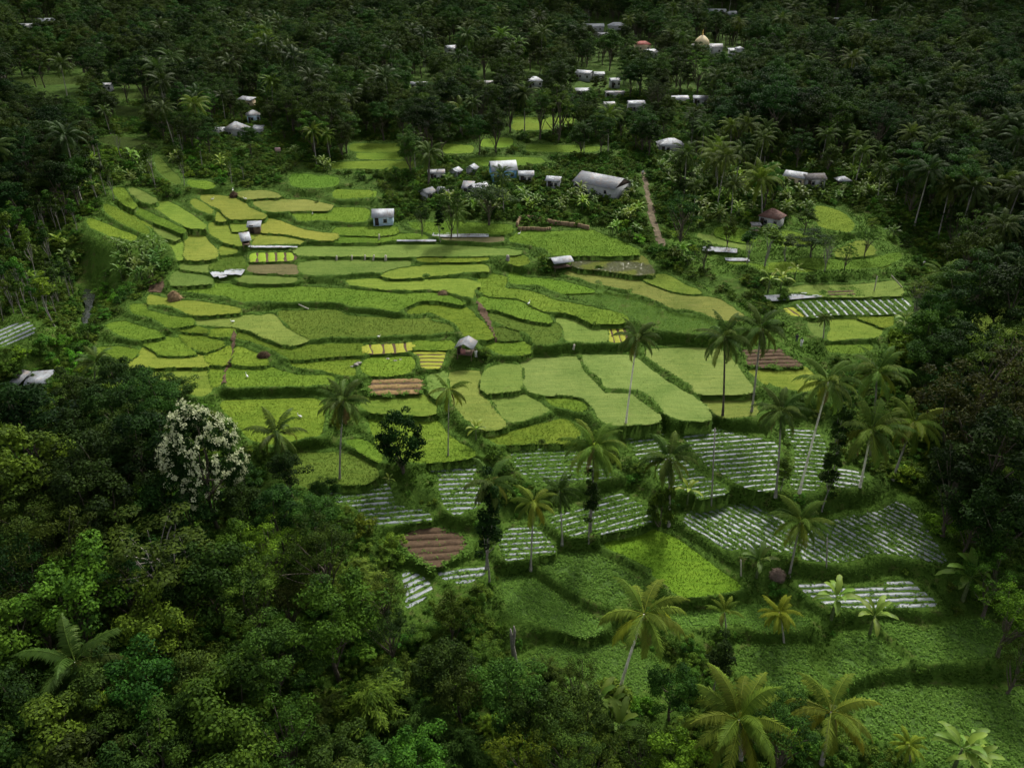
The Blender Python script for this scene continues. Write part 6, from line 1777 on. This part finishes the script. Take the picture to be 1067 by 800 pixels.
# ground candidates: a fine jittered net nearby, a coarser one far off
y = 36.0
while y < 1000:
    st = 2.0 if y < 330 else 4.2 if y < 560 else 5.6
    hw = y * 0.72 + 40
    n = int(2 * hw / st)
    for i in rr.permutation(n):
        try_point(-hw + (i + rr.uniform()) * st, y + rr.uniform() * st)
    y += st
CAND.sort(key=lambda c: -c[7])
LIM = dict(broad=190, clumpy=40, olive=70, tiered=20, slender=80, column=10, sparse=20, bamboo=60, shrub=200, banana=130, palm=150)
cnt = {k: 0 for k in LIM}
FARP = []
for (k, t, s, p, x, y, zt, rx, c, nm) in CAND:
    vis = -rx < c[0] < 1067 + rx and -rx < c[1] < 800 + rx
    if vis and cnt[k] < LIM[k] and c[2] < 560:
        cnt[k] += 1
        inst(p, k, (x, y, zt), s, rr.uniform(0, 6.28), t, {'upper wood': 'trees of the village and far wood'}.get(nm, 'plants of the ' + nm), part=True)
    else: FARP.append((k, t, s, p, x, y, zt))
print('SCATTER', cnt, 'far', len(FARP), 'grass', NGRASS)

# ---- what nobody would count: the far wood and the undergrowth
def gn_scatter(name, protos, P, S, RZ, K, tones=None):
    me = bpy.data.meshes.new(name); me.vertices.add(len(P)); me.vertices.foreach_set('co', np.asarray(P, float).ravel())
    for an, ty, arr in (('s', 'FLOAT', S), ('rz', 'FLOAT', RZ), ('k', 'INT', K)):
        a = me.attributes.new(an, ty, 'POINT'); a.data.foreach_set('value', np.asarray(arr, np.int32 if ty == 'INT' else np.float32))
    o = link(bpy.data.objects.new(name, me))
    ng = bpy.data.node_groups.new(name, 'GeometryNodeTree')
    ng.interface.new_socket('Geometry', in_out='INPUT', socket_type='NodeSocketGeometry'); ng.interface.new_socket('Geometry', in_out='OUTPUT', socket_type='NodeSocketGeometry')
    gi = ng.nodes.new('NodeGroupInput'); go = ng.nodes.new('NodeGroupOutput'); jn = ng.nodes.new('GeometryNodeJoinGeometry')
    def attr(n, ty):
        a = ng.nodes.new('GeometryNodeInputNamedAttribute'); a.data_type = ty; a.inputs['Name'].default_value = n; return a.outputs['Attribute']
    s = attr('s', 'FLOAT'); rz = attr('rz', 'FLOAT'); k = attr('k', 'INT')
    cv = ng.nodes.new('ShaderNodeCombineXYZ'); ng.links.new(rz, cv.inputs['Z'])
    e2r = ng.nodes.new('FunctionNodeEulerToRotation'); ng.links.new(cv.outputs[0], e2r.inputs[0])
    for i, pme in enumerate(protos):
        src = bpy.data.objects.new('far_tree_shape', pme)
        oi = ng.nodes.new('GeometryNodeObjectInfo'); oi.inputs['Object'].default_value = src; oi.inputs['As Instance'].default_value = True
        ip = ng.nodes.new('GeometryNodeInstanceOnPoints')
        cmp_ = ng.nodes.new('FunctionNodeCompare'); cmp_.data_type = 'INT'; cmp_.operation = 'EQUAL'
        ng.links.new(k, cmp_.inputs[2]); cmp_.inputs[3].default_value = i
        ng.links.new(gi.outputs[0], ip.inputs['Points']); ng.links.new(cmp_.outputs[0], ip.inputs['Selection'])
        ng.links.new(oi.outputs['Geometry'], ip.inputs['Instance']); ng.links.new(e2r.outputs[0], ip.inputs['Rotation']); ng.links.new(s, ip.inputs['Scale'])
        ng.links.new(ip.outputs[0], jn.inputs[0])
    ng.links.new(jn.outputs[0], go.inputs[0])
    m = o.modifiers.new('scatter', 'NODES'); m.node_group = ng
    return tag(o, kind='stuff')
PR = []; PIX = {}
for k in PT:
    for p in PT[k]: PIX[id(p)] = len(PR); PR.append(merged(p))
gn_scatter('far_wood', PR, [(x, y, z) for (_, _, _, _, x, y, z) in FARP], [c[2] for c in FARP], rr.uniform(0, 6.28, len(FARP)), [PIX[id(c[3])] for c in FARP])
# undergrowth: low bushes wherever the ground is wild
UP = []
n = 60000
yv = 40 + (330 - 40) * rr.uniform(0, 1, n) ** 0.8; xv = (rr.uniform(-1, 1, n)) * (yv * .70 + 25)
nr = nearv(xv, yv); zt = tzv(xv, yv); q = project(np.column_stack([xv, yv, zt + .5]))
gmi = gm[np.clip(np.searchsorted(ys, yv) - 1, 0, len(ys) - 2), np.clip(np.searchsorted(xs, xv) - 1, 0, len(xs) - 2)]
dstream = seg_dist(xv, yv, STREAM)
cl = vnoise(xv, yv, 9.0, 12.0); lane_d = seg_dist(xv, yv, [tuple(gpt(*q)[:2]) for q in [(668, 182), (673, 206), (680, 236), (690, 258)]])
for i in range(n):
    if nr[i] < (0.8 if yv[i] < 108 else 2.0) or dstream[i] < 1.4 or lane_d[i] < 1.8: continue
    if gmi[i] > 0.9 and rr.uniform() > 0.04: continue
    if nr[i] < 5 and rr.uniform() > 0.35: continue
    if cl[i] < -0.35 and rr.uniform() > 0.3: continue
    s = rr.uniform(.35, 1.0) * (0.45 if nr[i] < 2.0 else 1.0); rx = 1.5 * s * FPX / q[i, 2]
    mx = int(q[i, 0] / 2); my = int((q[i, 1] - rx * .5) / 2)
    if 0 <= mx < 620 and 0 <= my < 420 and MASK[my, mx]: continue
    UP.append((xv[i], yv[i], zt[i] - .1, s))
UP = np.array(UP)
gn_scatter('undergrowth', [merged(p) for p in PT['shrub']], UP[:, :3], UP[:, 3], rr.uniform(0, 6.28, len(UP)), rr.integers(0, 4, len(UP)))
print('UNDERGROWTH', len(UP))

# ---- labels: each plant by its look and its place beside something one can find
LM = np.array([p for p, _ in LANDMARK], float)
groups = {}
for t in THINGS:
    px = t['px']; d = np.hypot(*(LM - px).T); i = int(np.argmin(d)); dx, dy = px - LM[i]
    if abs(dx) > abs(dy): rel = 'to the right of' if dx > 0 else 'to the left of'
    else: rel = 'below' if dy > 0 else 'above'
    t['key'] = (t['tone'], t['kind'], rel, i); t['d'] = d[i]
    groups.setdefault(t['key'], []).append(t)
def ordinal(n):
    if n < 20: return ords[n]
    tens = {20: 'twentieth', 30: 'thirtieth', 40: 'fortieth', 50: 'fiftieth'}; tw = {20: 'twenty', 30: 'thirty', 40: 'forty', 50: 'fifty'}
    m = n + 1; a, b = m // 10 * 10, m % 10
    return tens.get(a, 'last') if b == 0 else tw.get(a, 'ninety') + ' ' + ords[b - 1]
for (tone, kind, rel, i), L_ in groups.items():
    L_.sort(key=lambda t: t['d'])
    for n, t in enumerate(L_):
        base = f"{TWORD[tone]} {KWORD[kind]} {rel} the {LANDMARK[i][1]}"
        if len(L_) > 1: base = ('nearest ' if n == 0 else ordinal(n) + ' nearest ') + base
        tag(t['root'], base, CATW.get(kind, 'tree'), t['group'])
# ------------------------------------------------------------------ daylight
SUN_EL, SUN_AZ = R_(50), R_(22)        # high, from beyond the terraces, a little to the right
w = bpy.data.worlds.new('World'); sc.world = w; w.use_nodes = True
nt = w.node_tree; nt.nodes.clear()
sky = nt.nodes.new('ShaderNodeTexSky'); sky.sky_type = 'NISHITA'; sky.sun_disc = False
sky.sun_elevation = SUN_EL; sky.sun_rotation = SUN_AZ; sky.dust_density = 4.0; sky.air_density = 0.8; sky.ozone_density = 1.0
bg = nt.nodes.new('ShaderNodeBackground'); bg.inputs['Strength'].default_value = 0.15
wo = nt.nodes.new('ShaderNodeOutputWorld')
bw = nt.nodes.new('ShaderNodeRGBToBW'); nt.links.new(sky.outputs[0], bw.inputs[0])
mxs = nt.nodes.new('ShaderNodeMix'); mxs.data_type = 'RGBA'; mxs.inputs[0].default_value = 0.8     # a thin grey overcast
nt.links.new(sky.outputs[0], mxs.inputs[6]); nt.links.new(bw.outputs[0], mxs.inputs[7])
nt.links.new(mxs.outputs[2], bg.inputs[0]); nt.links.new(bg.outputs[0], wo.inputs[0])
sl = bpy.data.lights.new('sun', 'SUN'); sl.energy = 2.05; sl.angle = R_(9); sl.color = (1.0, 0.95, 0.86)
so = bpy.data.objects.new('sun', sl); COL.objects.link(so)
dv = Vector((sin(SUN_AZ) * cos(SUN_EL), cos(SUN_AZ) * cos(SUN_EL), sin(SUN_EL)))
so.rotation_euler = (-dv).to_track_quat('-Z', 'Y').to_euler()
so.location = (0, 0, 300)
# added clouds out of view, placed to shade the far wood and both valley sides
def shade_cloud(gx, gy, ax_, ay_, n, seed, h=300.0):
    rr_ = np.random.default_rng(seed); o3 = np.array([dv.x, dv.y, dv.z]) * (h / dv.z)
    bm = bmesh.new(); bmesh.ops.create_icosphere(bm, subdivisions=3, radius=1.0)
    S = np.array([v.co[:] for v in bm.verts]); T = np.array([[v.index for v in f_.verts] for f_ in bm.faces]); bm.free()
    mb = MB()
    for i in range(n):
        a = rr_.uniform(0, 2 * pi); q = rr_.uniform(0, 1) ** 0.5
        R0 = rr_.uniform(.28, .5) * min(ax_, ay_) * (1.15 - .5 * q)
        bumpy = 1 + 0.10 * np.sin(S @ rr_.normal(size=3) * 5 + rr_.uniform(0, 6)) + 0.06 * np.sin(S @ rr_.normal(size=3) * 11)
        V = S * bumpy[:, None] * np.array([R0 * 1.25, R0, R0 * .5]) + np.array([gx + o3[0] + cos(a) * q * ax_, gy + o3[1] + sin(a) * q * ay_, h + R0 * .25])
        mb.add(V, None, T)
    m_, nt_ = newmat('shade_cloud'); out(nt_, pbsdf(nt_, (0.9, 0.9, 0.9), 1.0, 0.0))
    return tag(mb.obj('shade_cloud', m_, None, True), kind='structure')
shade_cloud(0, 780, 900, 290, 36, 1)
shade_cloud(-265, 225, 85, 100, 22, 2)
shade_cloud(258, 190, 75, 100, 20, 3)
vs = sc.view_settings; sc.display_settings.display_device = 'sRGB'
vs.view_transform = 'Standard'; vs.look = 'None'; vs.gamma = 1.0; vs.exposure = 0.75; vs.use_curve_mapping = False
c = sc.cycles
c.use_denoising = True; c.max_bounces = 6; c.diffuse_bounces = 3; c.glossy_bounces = 2; c.transmission_bounces = 3; c.transparent_max_bounces = 6
c.use_adaptive_sampling = True; c.adaptive_threshold = 0.02
